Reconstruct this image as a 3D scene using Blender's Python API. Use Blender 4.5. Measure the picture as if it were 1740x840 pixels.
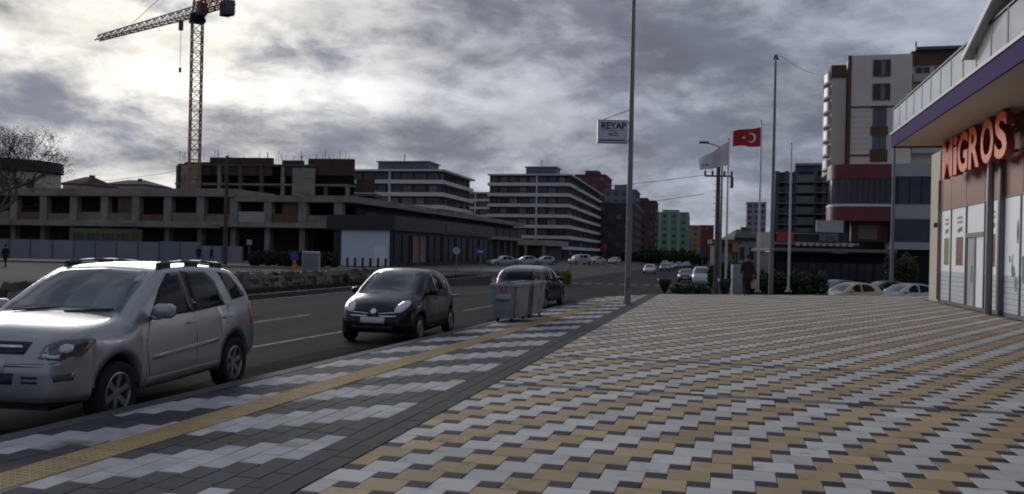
import bpy, bmesh, math, random
from mathutils import Vector, Matrix
from mathutils.bvhtree import BVHTree
random.seed(7)
R = math.radians
for o in list(bpy.data.objects): bpy.data.objects.remove(o)
scene = bpy.context.scene
COL = scene.collection

# ------------------------------------------------------------------ camera
FPX, CX, CY, HY, CAMH, ROLL = 1480.0, 870.0, 420.0, 428.0, 1.66, R(1.2)
cam_d = bpy.data.cameras.new('camera'); cam = bpy.data.objects.new('camera', cam_d); COL.objects.link(cam)
cam_d.sensor_width = 36; cam_d.lens = 36*FPX/1740; cam_d.shift_y = (HY-CY)/1740
cam_d.clip_start = 0.1; cam_d.clip_end = 6000
cr, sr = math.cos(ROLL), math.sin(ROLL)
cam.matrix_world = Matrix(((cr, -sr, 0, 0), (0, 0, -1, 0), (sr, cr, 0, CAMH), (0, 0, 0, 1)))
scene.camera = cam

def ray(px, py):
    dx, dy = px-CX, py-CY
    ux = dx*cr+dy*sr; uy = -dx*sr+dy*cr
    return Vector((ux/FPX, 1.0, -(uy-(HY-CY))/FPX))
def A(px, py, Y):                      # point on the pixel's ray at depth Y
    d = ray(px, py); return Vector((d.x*Y, Y, CAMH+d.z*Y))
def G(px, py, z=0.0):                  # pixel's ray on a level at height z
    d = ray(px, py); Y = (z-CAMH)/d.z; return Vector((d.x*Y, Y, z))
TH = R(14.0); cT, sT = math.cos(TH), math.sin(TH)
def ST(s, t, z=0.0): return Vector((s*sT+t*cT, s*cT-t*sT, z))
def TS(p): return (p.x*sT+p.y*cT, p.x*cT-p.y*sT)

# ------------------------------------------------------------------ world: broken cloud cover with the sun behind it
SUN_AZ, SUN_EL = R(-23.5), R(13.0)
SDIR = Vector((math.sin(SUN_AZ)*math.cos(SUN_EL), math.cos(SUN_AZ)*math.cos(SUN_EL), math.sin(SUN_EL)))
world = bpy.data.worlds.new('World'); scene.world = world; world.use_nodes = True
wt = world.node_tree; wt.nodes.clear()
def N(tree, typ, **kw):
    n = tree.nodes.new(typ)
    for k, v in kw.items():
        if k.startswith('i_'):
            key = k[2:]; n.inputs[int(key) if key.isdigit() else key].default_value = v
        else: setattr(n, k, v)
    return n
def LK(tree, a, b): tree.links.new(a, b)
def MA(tree, op, a, b=None, c=None, clamp=False):
    n = tree.nodes.new('ShaderNodeMath'); n.operation = op; n.use_clamp = clamp
    for i, v in enumerate((a, b, c)):
        if v is None: continue
        if isinstance(v, (int, float)): n.inputs[i].default_value = v
        else: tree.links.new(v, n.inputs[i])
    return n.outputs[0]
def MIX(tree, fac, a, b, blend='MIX'):
    n = tree.nodes.new('ShaderNodeMix'); n.data_type = 'RGBA'; n.blend_type = blend
    for i, v in ((0, fac), (6, a), (7, b)):
        if isinstance(v, (int, float)): n.inputs[i].default_value = v
        elif isinstance(v, tuple): n.inputs[i].default_value = (v[0], v[1], v[2], 1)
        else: tree.links.new(v, n.inputs[i])
    return n.outputs[2]
def SMOOTH(tree, v, lo, hi):
    n = tree.nodes.new('ShaderNodeMapRange'); n.interpolation_type = 'SMOOTHSTEP'
    n.inputs[1].default_value = lo; n.inputs[2].default_value = hi
    tree.links.new(v, n.inputs[0]); return n.outputs[0]
tc = N(wt, 'ShaderNodeTexCoord')
nrm = N(wt, 'ShaderNodeVectorMath', operation='NORMALIZE'); LK(wt, tc.outputs['Generated'], nrm.inputs[0])
sep = N(wt, 'ShaderNodeSeparateXYZ'); LK(wt, nrm.outputs[0], sep.inputs[0])
cmb = N(wt, 'ShaderNodeCombineXYZ')
LK(wt, sep.outputs[0], cmb.inputs[0]); LK(wt, sep.outputs[1], cmb.inputs[1]); LK(wt, MA(wt, 'MULTIPLY', sep.outputs[2], 2.3), cmb.inputs[2])
def wnoise(scale, detail, rough, dist, off):
    m = N(wt, 'ShaderNodeMapping'); LK(wt, cmb.outputs[0], m.inputs[0]); m.inputs['Location'].default_value = off
    m.inputs['Rotation'].default_value = (0, R(9), R(25))
    n = N(wt, 'ShaderNodeTexNoise'); LK(wt, m.outputs[0], n.inputs['Vector'])
    n.inputs['Scale'].default_value = scale; n.inputs['Detail'].default_value = detail
    n.inputs['Roughness'].default_value = rough; n.inputs['Distortion'].default_value = dist
    return n.outputs['Fac']
nA = wnoise(4.2, 9, 0.56, 0.22, (5.3, 2.2, 0)); nB = wnoise(12.0, 8, 0.62, 0.2, (8.2, 0.4, 2.0))
ncl = MA(wt, 'ADD', MA(wt, 'MULTIPLY', nA, 0.63), MA(wt, 'MULTIPLY', nB, 0.37))
thick = SMOOTH(wt, ncl, 0.39, 0.61)
dot = N(wt, 'ShaderNodeVectorMath', operation='DOT_PRODUCT'); LK(wt, nrm.outputs[0], dot.inputs[0]); dot.inputs[1].default_value = SDIR
dp = MA(wt, 'MAXIMUM', dot.outputs['Value'], 0.0)
g1 = MA(wt, 'POWER', dp, 5.0); g2 = MA(wt, 'POWER', dp, 34.0)
thin_c = MIX(wt, g1, (0.30, 0.335, 0.42), (0.61, 0.625, 0.67))
thin_c = MIX(wt, g2, thin_c, (1.12, 1.07, 0.97))
thick_c = MIX(wt, g1, (0.112, 0.128, 0.178), (0.24, 0.252, 0.302))
cl_c = MIX(wt, thick, thin_c, thick_c)
nC = wnoise(6.0, 8, 0.55, 0.25, (1.3, 7.7, 4.0))                    # billows inside the cloud
bil = MA(wt, 'ADD', MA(wt, 'MULTIPLY', SMOOTH(wt, nC, 0.30, 0.70), 0.46), 0.77)
bc = N(wt, 'ShaderNodeVectorMath', operation='SCALE'); LK(wt, cl_c, bc.inputs[0]); LK(wt, bil, bc.inputs['Scale']); cl_c = bc.outputs[0]
sky = N(wt, 'ShaderNodeTexSky', sky_type='NISHITA', sun_disc=False, sun_elevation=SUN_EL, sun_rotation=SUN_AZ)
sk = N(wt, 'ShaderNodeVectorMath', operation='SCALE'); LK(wt, sky.outputs[0], sk.inputs[0]); sk.inputs['Scale'].default_value = 0.9
cover = SMOOTH(wt, ncl, 0.24, 0.40)
fin = MIX(wt, MA(wt, 'ADD', MA(wt, 'MULTIPLY', cover, 0.12), 0.88), sk.outputs[0], cl_c)
bg = N(wt, 'ShaderNodeBackground'); LK(wt, fin, bg.inputs[0]); bg.inputs[1].default_value = 1.0
wo = N(wt, 'ShaderNodeOutputWorld'); LK(wt, bg.outputs[0], wo.inputs[0])

# ------------------------------------------------------------------ sun (behind cloud: weak and soft)
sun_d = bpy.data.lights.new('sun', 'SUN'); sun_d.energy = 1.5; sun_d.angle = R(28); sun_d.color = (1.0, 0.96, 0.90)
sun = bpy.data.objects.new('sun', sun_d); COL.objects.link(sun)
sun.rotation_euler = SDIR.to_track_quat('Z', 'Y').to_euler()
vs = scene.view_settings; vs.view_transform = 'Standard'; vs.look = 'None'; vs.gamma = 1; vs.exposure = 0.12; vs.use_curve_mapping = False
scene.render.engine = 'CYCLES'; scene.cycles.filter_width = 1.9

# ------------------------------------------------------------------ materials
MATS = {}
def mat(name, rgb, rough=0.8, metal=0.0, var=0.15, scale=2.0, bump=0.0, bscale=None, coat=0.0, spec=0.5, island=0.0, dirt=None, trans=0.0, emit=None, stretch=None):
    if name in MATS: return MATS[name]
    m = bpy.data.materials.new(name); m.use_nodes = True; MATS[name] = m
    t = m.node_tree; p = t.nodes['Principled BSDF']
    p.inputs['Roughness'].default_value = rough; p.inputs['Metallic'].default_value = metal
    p.inputs['Specular IOR Level'].default_value = spec
    if coat: p.inputs['Coat Weight'].default_value = coat; p.inputs['Coat Roughness'].default_value = 0.04
    if trans: p.inputs['Transmission Weight'].default_value = trans
    geo = t.nodes.new('ShaderNodeNewGeometry'); pos = geo.outputs['Position']
    if stretch:
        mp = t.nodes.new('ShaderNodeMapping'); mp.vector_type = 'TEXTURE'; mp.inputs['Rotation'].default_value = (0, 0, -TH); mp.inputs['Scale'].default_value = stretch; LK(t, pos, mp.inputs[0]); pos = mp.outputs[0]
    def noise(s, d=5, r=0.6):
        n = t.nodes.new('ShaderNodeTexNoise'); n.inputs['Scale'].default_value = s; n.inputs['Detail'].default_value = d
        n.inputs['Roughness'].default_value = r; LK(t, pos, n.inputs['Vector']); return n.outputs['Fac']
    col = rgb
    nz = noise(scale)
    if var:
        k = MA(t, 'ADD', MA(t, 'MULTIPLY', MA(t, 'SUBTRACT', nz, 0.5), 4*var), 1.0)
        if island:
            oi = t.nodes.new('ShaderNodeObjectInfo')
            rr = MA(t, 'FRACT', MA(t, 'ADD', geo.outputs['Random Per Island'], oi.outputs['Random']))
            k = MA(t, 'MULTIPLY', k, MA(t, 'ADD', MA(t, 'MULTIPLY', MA(t, 'SUBTRACT', rr, 0.5), 2*island), 1.0))
        cb = t.nodes.new('ShaderNodeCombineXYZ')
        for i in range(3): LK(t, k, cb.inputs[i])
        col = MIX(t, 1.0, rgb, cb.outputs[0], 'MULTIPLY')
    if dirt:                                         # (colour, scale, low, high)
        col = MIX(t, SMOOTH(t, noise(dirt[1], 6), dirt[2], dirt[3]), col, dirt[0])
    if isinstance(col, tuple): p.inputs['Base Color'].default_value = (*col, 1)
    else: LK(t, col, p.inputs['Base Color'])
    if bump:
        b = t.nodes.new('ShaderNodeBump'); b.inputs['Strength'].default_value = bump; b.inputs['Distance'].default_value = 0.01
        LK(t, noise(bscale or scale*12, 4), b.inputs['Height']); LK(t, b.outputs[0], p.inputs['Normal'])
    if emit:
        p.inputs['Emission Color'].default_value = (*emit[0], 1); p.inputs['Emission Strength'].default_value = emit[1]
    return m
GRIME = (0.10, 0.095, 0.085)
M_ASPH = mat('asphalt', (0.044, 0.044, 0.046), 1.0, var=0.22, scale=0.9, bump=0.5, bscale=60, dirt=((0.058, 0.057, 0.056), 0.9, 0.5, 0.72), spec=0.03, stretch=(1, 9, 1))
M_GROUND = mat('ground_earth', (0.06, 0.056, 0.05), 0.95, var=0.25, scale=0.15, bump=0.4, bscale=8, spec=0.2)
M_WPAV = mat('white_paver', (0.58, 0.565, 0.535), 0.85, var=0.16, scale=0.8, bump=0.4, bscale=90, island=0.12, dirt=(GRIME, 4.0, 0.52, 0.90), spec=0.25)
M_YPAV = mat('yellow_paver', (0.465, 0.35, 0.205), 0.85, var=0.16, scale=0.8, bump=0.4, bscale=90, island=0.15, dirt=(GRIME, 4.0, 0.52, 0.90), spec=0.25)
M_DPAV = mat('dark_paver', (0.045, 0.047, 0.062), 0.85, var=0.12, scale=5, bump=0.3, bscale=120, island=0.25, spec=0.25)
M_GPAV = mat('grey_paver', (0.17, 0.18, 0.20), 0.85, var=0.12, scale=5, bump=0.3, bscale=120, island=0.25, spec=0.25)
M_SWPAV = mat('sidewalk_white_paver', (0.47, 0.47, 0.475), 0.85, var=0.16, scale=4, bump=0.3, bscale=120, island=0.14, dirt=(GRIME, 1.2, 0.5, 0.8), spec=0.25)
M_SDPAV = mat('sidewalk_dark_paver', (0.060, 0.060, 0.067), 0.85, var=0.16, scale=4, bump=0.3, bscale=120, island=0.22, spec=0.25)
M_TACT = mat('tactile_yellow', (0.43, 0.305, 0.14), 0.8, var=0.12, scale=4, island=0.08, dirt=(GRIME, 1.6, 0.56, 0.85), spec=0.3)
M_BED = mat('joint_sand', (0.075, 0.07, 0.065), 0.95, var=0.2, scale=3, spec=0.2)
M_KERB = mat('kerb_concrete', (0.085, 0.085, 0.085), 0.9, var=0.2, scale=2, island=0.1, bump=0.3)
M_LINE = mat('road_paint', (0.22, 0.22, 0.21), 0.9, var=0.4, scale=2.5, dirt=((0.06, 0.06, 0.06), 3.0, 0.48, 0.62))
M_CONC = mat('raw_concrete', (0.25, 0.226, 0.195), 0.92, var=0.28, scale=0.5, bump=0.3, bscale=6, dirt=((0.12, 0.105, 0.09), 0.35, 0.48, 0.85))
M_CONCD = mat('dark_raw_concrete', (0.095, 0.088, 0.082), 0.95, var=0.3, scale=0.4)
M_BRICK = mat('brick_infill', (0.13, 0.072, 0.05), 0.9, var=0.3, scale=1.5)
M_FORM = mat('formwork_ply', (0.060, 0.032, 0.028), 0.85, var=0.35, scale=0.7)
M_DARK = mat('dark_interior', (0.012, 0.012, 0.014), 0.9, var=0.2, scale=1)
M_STEELG = mat('galvanised_steel', (0.38, 0.39, 0.41), 0.5, 0.75, var=0.15, scale=3)
M_POLE = mat('pole_grey_paint', (0.19, 0.20, 0.215), 0.55, 0.2, var=0.12, scale=2)
M_BLACK = mat('black_plastic', (0.018, 0.018, 0.02), 0.55, var=0.2, scale=4)
M_RUB = mat('tyre_rubber', (0.016, 0.016, 0.017), 0.85, var=0.2, scale=8)
M_RIM = mat('alloy_rim', (0.36, 0.36, 0.37), 0.35, 0.8, var=0.1, scale=8)
M_CHR = mat('chrome', (0.7, 0.7, 0.72), 0.18, 1.0, var=0.0)
M_GLASSC = mat('car_glass', (0.006, 0.008, 0.009), 0.05, 0.0, var=0.0, spec=0.16)
M_WSCR = mat('windscreen_glass', (0.075, 0.10, 0.106), 0.04, 0.0, var=0.0, spec=1.0)
M_GLASSB = mat('window_glass', (0.028, 0.032, 0.040), 0.12, 0.0, var=0.3, scale=0.4, spec=0.5)
M_LAMP = mat('headlamp_lens', (0.55, 0.57, 0.6), 0.12, 0.3, var=0.2, scale=30, coat=1)
M_LAMPD = mat('headlamp_dark', (0.09, 0.095, 0.10), 0.1, 0.3, var=0.3, scale=14, coat=1)
M_TAIL = mat('tail_lamp', (0.42, 0.022, 0.022), 0.2, var=0.1, coat=1)
M_PLATE = mat('number_plate', (0.55, 0.55, 0.56), 0.5, var=0.1)
M_WHITE = mat('white_paint', (0.70, 0.70, 0.69), 0.6, var=0.08, scale=1)
M_CREAM = mat('cream_render', (0.46, 0.42, 0.36), 0.85, var=0.10, scale=0.5)
M_FRAME = mat('window_frame', (0.11, 0.11, 0.115), 0.5, 0.3, var=0.1)
M_WFRAME = mat('white_window_frame', (0.5, 0.5, 0.5), 0.6, var=0.1)
M_LEAF = mat('leaf_dark_green', (0.030, 0.042, 0.018), 0.75, var=0.5, scale=3, spec=0.2)
M_LEAF2 = mat('leaf_olive', (0.058, 0.060, 0.026), 0.75, var=0.5, scale=3, spec=0.2)
M_LEAFY = mat('leaf_yellow', (0.17, 0.12, 0.03), 0.75, var=0.5, scale=3, spec=0.2)
M_BARK = mat('bark', (0.075, 0.062, 0.054), 0.95, var=0.3, scale=6)
M_GRASS = mat('grass_blade', (0.045, 0.055, 0.022), 0.85, var=0.5, scale=1.2, spec=0.2)
M_SOIL = mat('verge_soil', (0.075, 0.066, 0.052), 0.95, var=0.35, scale=0.8, bump=0.5, bscale=10, spec=0.2)
M_BLUE = mat('sign_blue', (0.025, 0.075, 0.25), 0.5, var=0.1)
M_RED = mat('sign_red', (0.42, 0.03, 0.03), 0.5, var=0.1)
M_ORANGE = mat('sign_orange', (0.55, 0.16, 0.04), 0.5, var=0.1)

# ------------------------------------------------------------------ mesh helpers
class MB:
    def __init__(s): s.v = []; s.f = []; s.m = []; s.mi = 0
    def add(s, vs_, fs):
        b = len(s.v); s.v += [tuple(v) for v in vs_]
        for f in fs: s.f.append(tuple(b+i for i in f)); s.m.append(s.mi)
        return s
    def box(s, x0, x1, y0, y1, z0, z1, bottom=True):
        vs_ = [(x0,y0,z0),(x1,y0,z0),(x1,y1,z0),(x0,y1,z0),(x0,y0,z1),(x1,y0,z1),(x1,y1,z1),(x0,y1,z1)]
        fs = [(4,5,6,7),(0,1,5,4),(1,2,6,5),(2,3,7,6),(3,0,4,7)]
        if bottom: fs.append((3,2,1,0))
        return s.add(vs_, fs)
    def bbox(s, x0, x1, y0, y1, z0, z1, b):           # box with all edges chamfered by b (top and bottom rings inset)
        rings = []
        for z, i in ((z0, b), (z0+b, 0), (z1-b, 0), (z1, b)):
            a, c, d, e = x0+i, x1-i, y0+i, y1-i
            rings.append([(a+b,d,z),(c-b,d,z),(c,d+b,z),(c,e-b,z),(c-b,e,z),(a+b,e,z),(a,e-b,z),(a,d+b,z)])
        vs_ = [p for r in rings for p in r]; fs = [tuple(range(24, 32)), tuple(range(7, -1, -1))]
        for k in range(3):
            for i in range(8): fs.append((k*8+i, k*8+(i+1) % 8, (k+1)*8+(i+1) % 8, (k+1)*8+i))
        return s.add(vs_, fs)
    def tube(s, p0, p1, r0, r1=None, n=8, caps=True):
        r1 = r0 if r1 is None else r1
        p0, p1 = Vector(p0), Vector(p1); d = (p1-p0)
        if d.length < 1e-6: return s
        d.normalize(); a = d.orthogonal().normalized(); b = d.cross(a)
        vs_ = [p + (a*math.cos(2*math.pi*i/n)+b*math.sin(2*math.pi*i/n))*r for p, r in ((p0, r0), (p1, r1)) for i in range(n)]
        fs = [(i, (i+1) % n, n+(i+1) % n, n+i) for i in range(n)]
        if caps: fs += [tuple(range(n-1, -1, -1)), tuple(range(n, 2*n))]
        return s.add(vs_, fs)
    def path(s, pts, r, n=6):
        for a, b in zip(pts, pts[1:]): s.tube(a, b, r, n=n)
        return s
    def bar(s, p0, p1, w):                               # square bar
        return s.tube(p0, p1, w*0.7071, n=4)
    def prism(s, poly, z0, z1):
        n = len(poly)
        vs_ = [(x, y, z0) for x, y in poly]+[(x, y, z1) for x, y in poly]
        fs = [tuple(range(n-1, -1, -1)), tuple(range(n, 2*n))]+[(i, (i+1) % n, n+(i+1) % n, n+i) for i in range(n)]
        return s.add(vs_, fs)
    def prism_x(s, poly, x0, x1):                        # poly in (y, z)
        n = len(poly)
        vs_ = [(x0, y, z) for y, z in poly]+[(x1, y, z) for y, z in poly]
        fs = [tuple(range(n-1, -1, -1)), tuple(range(n, 2*n))]+[(i, (i+1) % n, n+(i+1) % n, n+i) for i in range(n)]
        return s.add(vs_, fs)
    def prism_y(s, poly, y0, y1):                        # poly in (x, z)
        n = len(poly)
        vs_ = [(x, y0, z) for x, z in poly]+[(x, y1, z) for x, z in poly]
        fs = [tuple(range(n-1, -1, -1)), tuple(range(n, 2*n))]+[(i, (i+1) % n, n+(i+1) % n, n+i) for i in range(n)]
        return s.add(vs_, fs)
    def lathe(s, prof, n=24, axis='z', c=(0, 0, 0)):     # prof: (r, h)
        vs_ = []
        for r, h in prof:
            for i in range(n):
                a = 2*math.pi*i/n; u, w = r*math.cos(a), r*math.sin(a)
                p = {'z': (u, w, h), 'x': (h, u, w), 'y': (u, h, w)}[axis]
                vs_.append((p[0]+c[0], p[1]+c[1], p[2]+c[2]))
        fs = []
        for k in range(len(prof)-1):
            for i in range(n): fs.append((k*n+i, k*n+(i+1) % n, (k+1)*n+(i+1) % n, (k+1)*n+i))
        return s.add(vs_, fs)
    def mesh(s, name, mats, smooth=False):
        me = bpy.data.meshes.new(name); me.from_pydata(s.v, [], s.f)
        if not isinstance(mats, (list, tuple)): mats = [mats]
        for m in mats: me.materials.append(m)
        if len(mats) > 1: me.polygons.foreach_set('material_index', s.m)
        bm = bmesh.new(); bm.from_mesh(me); bmesh.ops.recalc_face_normals(bm, faces=bm.faces); bm.to_mesh(me); bm.free()
        if smooth:
            me.polygons.foreach_set('use_smooth', [True]*len(me.polygons))
        me.update(); return me
    def build(s, name, mats, parent=None, smooth=False, loc=None):
        o = bpy.data.objects.new(name, s.mesh(name, mats, smooth)); COL.objects.link(o)
        if parent: o.parent = parent
        if loc is not None: o.location = loc
        return o
def link(name, me, parent=None, loc=(0, 0, 0), rz=0.0, sc=None):
    o = bpy.data.objects.new(name, me); COL.objects.link(o); o.location = loc; o.rotation_euler = (0, 0, rz)
    if sc: o.scale = sc
    if parent: o.parent = parent
    return o
def tag(o, label=None, cat=None, group=None, kind=None):
    if label: o['label'] = label
    if cat: o['category'] = cat
    if group: o['group'] = group
    if kind: o['kind'] = kind
    return o
def thing(name, label, cat, loc=(0, 0, 0), rz=0.0, group=None):
    o = bpy.data.objects.new(name, None); COL.objects.link(o); o.empty_display_size = 0.2
    o.location = loc; o.rotation_euler = (0, 0, rz); return tag(o, label, cat, group)
def copy_tree(o, parent=None):
    c = o.copy(); COL.objects.link(c); c.parent = parent
    for ch in list(o.children): copy_tree(ch, c)
    return c
def text_mesh(txt, size, depth, m, bold=0.0, sx=1.0):
    cu = bpy.data.curves.new('lettering', 'FONT'); cu.body = txt; cu.size = size; cu.extrude = depth; cu.offset = bold
    cu.align_x = 'CENTER'; cu.resolution_u = 4
    o = bpy.data.objects.new('lettering', cu); COL.objects.link(o)
    dg = bpy.context.evaluated_depsgraph_get(); me = bpy.data.meshes.new_from_object(o.evaluated_get(dg))
    bpy.data.objects.remove(o); me.materials.clear(); me.materials.append(m)
    me.transform(Matrix.Diagonal((sx, 1, 1, 1)) ); me.transform(Matrix.Rotation(R(90), 4, 'X')); return me
# ================================================================== THE SETTING: ground, roads, paving
S_BR = [-60, 0, 36, 38, 43.5, 52, 60, 70, 85, 130, 300, 1000, 4500]
T_BR = [-4000, -700, -140, -60, -23, -16.4, -4.0, -1.0, 12, 40, 140, 700, 4000]
def lerp(x, x0, x1, a, b):
    k = min(1, max(0, (x-x0)/(x1-x0))); return a+(b-a)*k
def t_kerb_(s): return -6.22+0.0425*s
def zg(s, t):
    dm = lerp(s, 36, 85, 0, 0.95); dr = lerp(s, 38, 43.5, 0, 0.78)+lerp(s, 43.5, 85, 0, 0.17)
    k = lerp(t, -4, -1, 0, 1); d = dm*(1-k)+dr*k
    w = lerp(t, -23, -16.4, 0, 1)
    return -0.22-d*w-0.10*(1-w)
def sheet(name, s0, s1, t0, t1, dz, m, kind='structure'):
    ss = sorted({s0, s1, *[x for x in S_BR if s0 < x < s1]}); tt = sorted({t0, t1, *[x for x in T_BR if t0 < x < t1]})
    b = MB(); vs_ = [ST(s, t, zg(s, t)+dz) for s in ss for t in tt]; n = len(tt)
    b.add(vs_, [(i*n+j, i*n+j+1, (i+1)*n+j+1, (i+1)*n+j) for i in range(len(ss)-1) for j in range(n-1)])
    o = b.build(name, m); return tag(o, kind=kind) if kind else o
sheet('ground', -60, 4500, -4000, 4000, 0.0, M_GROUND)
sheet('road', -60, 1000, -16.4, -4.0, 0.006, M_ASPH)
sheet('side_road', 38, 130, -4.0, 40, 0.006, M_ASPH)
# painted lines, each dash its own sheet
def stripe(name, s0, s1, t0, t1, w=0.12, m=M_LINE, label=None):
    n = max(1, int((s1-s0)/3)); b = MB(); vs_ = []
    ks = sorted({s0, s1, *[x for x in S_BR if s0 < x < s1], *[s0+(s1-s0)*i/n for i in range(n+1)]})
    for s in ks:
        t = t0+(t1-t0)*(s-s0)/(s1-s0)
        vs_ += [ST(s, t-w/2, zg(s, t)+0.011), ST(s, t+w/2, zg(s, t)+0.011)]
    b.add(vs_, [(2*i, 2*i+1, 2*i+3, 2*i+2) for i in range(len(ks)-1)])
    return tag(b.build(name, m), kind='structure')
stripe('parking_line', 14.5, 24, -8.55, -8.1); stripe('parking_line', 26, 33.5, -8.0, -7.6)
for k in range(7): stripe('lane_dash', 12+k*7, 15.2+k*7, -11.3, -11.3)
stripe('edge_line', 10, 72, -15.9, -15.9)
for k in range(11):                                     # zebra crossing over the main road
    t = -15.3+k*1.02
    b = MB(); b.add([ST(s, tt, zg(s, -8)+0.011) for s, tt in ((74, t), (74, t+0.5), (77.2, t+0.5), (77.2, t))], [(0, 1, 2, 3)])
    tag(b.build('crossing_bar', M_LINE), kind='structure')
b = MB(); vs_ = []; ks = [3+i*1.0 for i in range(32)]  # dark asphalt strip along the kerb, the parked cars' shade put into its colour
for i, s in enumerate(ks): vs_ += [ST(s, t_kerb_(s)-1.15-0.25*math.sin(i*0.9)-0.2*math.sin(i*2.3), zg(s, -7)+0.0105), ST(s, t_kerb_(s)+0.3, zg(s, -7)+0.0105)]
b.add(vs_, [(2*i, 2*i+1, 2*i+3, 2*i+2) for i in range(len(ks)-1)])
tag(b.build('kerb_shade_strip', mat('kerb_shade_asphalt', (0.017, 0.0165, 0.0165), 1.0, var=0.35, scale=1.4, bump=0.5, bscale=50, spec=0.02, dirt=((0.04, 0.037, 0.033), 2.2, 0.55, 0.8))), kind='structure')
# asphalt repair patches
for (s, t, a, b_) in ((12.5, -7.2, 2.6, 1.6), (21, -9.8, 3.2, 1.4), (30, -12.5, 5, 1.9), (17, -13.2, 4, 1.2)):
    b = MB(); b.add([ST(s+x, t+y, zg(s, t)+0.0095) for x, y in ((0, 0), (0, b_), (a, b_*1.1), (a*1.05, 0.1))], [(0, 1, 2, 3)])
    tag(b.build('road_patch', mat('asphalt_patch', (0.024, 0.024, 0.026), 1.0, var=0.2, scale=1.2, spec=0.02)), kind='structure')

# ---------------------------------------------------------------- plaza paving
def s_far(t): return min(37.1+(t+3.18)*0.594, 44.0)
def t_kerb(s): return -6.22+0.0425*s
T_PL, T_BAND = -2.82, -3.23
b = MB(); vs_ = [ST(2.5, T_PL), ST(2.5, 8.3), ST(36, 16)]
poly = [ST(2.0, T_PL-0.4), ST(2.0, 13), ST(s_far(13), 13), ST(s_far(8), 8), ST(s_far(T_PL), T_PL-0.2)]
b.prism([(p.x, p.y) for p in poly], -1.2, -0.009)
plaza = tag(b.build('plaza', M_BED), kind='structure')
def paver_mesh(name, a, c, m, gap=0.0025, ch=0.004, h=0.03):
    mb = MB(); x0, x1, y0, y1 = gap, a-gap, gap, c-gap
    mb.add([(x0, y0, -h), (x1, y0, -h), (x1, y1, -h), (x0, y1, -h), (x0, y0, -ch), (x1, y0, -ch), (x1, y1, -ch), (x0, y1, -ch),
            (x0+ch, y0+ch, 0), (x1-ch, y0+ch, 0), (x1-ch, y1-ch, 0), (x0+ch, y1-ch, 0)],
           [(8, 9, 10, 11)]+[(i, (i+1) % 4, 4+(i+1) % 4, 4+i) for i in range(4)]+[(4+i, 4+(i+1) % 4, 8+(i+1) % 4, 8+i) for i in range(4)])
    return mb, mb.mesh(name, m)
def in_view(p):
    if p.y < 1: return False
    px = CX+FPX*p.x/p.y; py = HY+FPX*CAMH/p.y
    return -20 < px < 1760 and py < 858
def lay(items, nm_of, parent, limit=300):
    """items: (kind, t0, s0, a, c, dz).  The nearest in view become parts of their own, the rest one joined part per kind."""
    kinds = {}
    for it in items: kinds.setdefault(it[0], []).append(it)
    for kind, its in kinds.items():
        nm, m = nm_of[kind]
        vis = sorted([i for i in its if in_view(ST(i[2], i[1]))], key=lambda i: ST(i[2], i[1]).y)
        solo = set(id(i) for i in vis[:limit]); cache = {}; rest = MB()
        for i in its:
            key = (round(i[3], 3), round(i[4], 3))
            if key not in cache: cache[key] = paver_mesh(nm, i[3], i[4], m)
            mb, me = cache[key]
            if id(i) in solo:
                tx, ty = random.uniform(-.004, .004), random.uniform(-.004, .004)
                o = link(nm, me, parent, ST(i[2], i[1], i[5]), -TH); o.rotation_euler = (tx, ty, -TH)
            else:
                rest.add([ST(i[2]+v[1], i[1]+v[0], i[5]+v[2]) for v in mb.v], mb.f)
        if rest.v:
            o = rest.build(nm+'_field', m, parent); tag(o, kind='stuff')
U_, V_, D_ = 0.16, 0.32, 0.16; PER = 2*V_+D_
items = []
def emit_piece(kind, t0, t1, s0, s1):
    # clip to the plaza and leave out the two joint bands
    t0, t1 = max(t0, T_PL), min(t1, 12.9)
    if t1-t0 < 0.03: return
    lim = s_far((t0+t1)/2)-0.16
    s0, s1 = max(s0, 2.6), min(s1, lim)
    tm = (t0+t1)/2
    if tm > 8.05 and s0 < 40.0: return
    segs = [(s0, s1)]
    for bc in (10.62, 13.80):
        c0, c1 = bc-0.09, bc+0.09; new = []
        for a, c in segs:
            if c <= c0 or a >= c1: new.append((a, c)); continue
            if a < c0: new.append((a, c0))
            if c > c1: new.append((c1, c))
        segs = new
    for a, c in segs:
        if c-a < 0.03: continue
        p = ST(a, t0)
        if p.y < 4.2 or abs(p.x/p.y) > 0.68: continue
        items.append((kind, t0, a, t1-t0, c-a, random.uniform(-0.0015, 0.0015)))
for c in range(-16, 84):
    t0 = -0.58+c*U_
    for k in range(-80, 60):
        s0 = 6.55+c*V_+k*PER
        if s0 < 1.5 or s0 > 46: continue
        emit_piece('D', t0, t0+U_, s0, s0+D_)
        emit_piece('W' if k % 2 == 0 else 'Y', t0-U_, t0+U_, s0+D_, s0+D_+V_)
for bc in (10.62, 13.80):                                # the two crossing bands
    t = T_PL; i = 0
    while t < 8.0:
        items.append(('GDG'[i % 3], t, bc-0.09, 0.32, 0.18, random.uniform(-0.0015, 0.0015)))
        t += 0.32; i += 1
lay(items, {'W': ('white_block', M_WPAV), 'Y': ('yellow_block', M_YPAV), 'D': ('dark_block', M_DPAV), 'G': ('grey_block', M_GPAV)}, plaza, 280)
# concrete edge of the plaza above the side road
for i in range(22):
    ta = -3.1+i*0.72; tb = ta+0.70
    if ta > 12.4: break
    pa, pb = ST(s_far(ta), ta), ST(s_far(tb), tb); d = (pb-pa).normalized(); nn = Vector((-d.y, d.x, 0))
    e = MB(); q = [pa-nn*0.14, pb-nn*0.14, pb+nn*0.06, pa+nn*0.06]
    e.prism([(p.x, p.y) for p in q], -0.3, 0.006)
    e.build('edge_stone', M_KERB, plaza)

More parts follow.
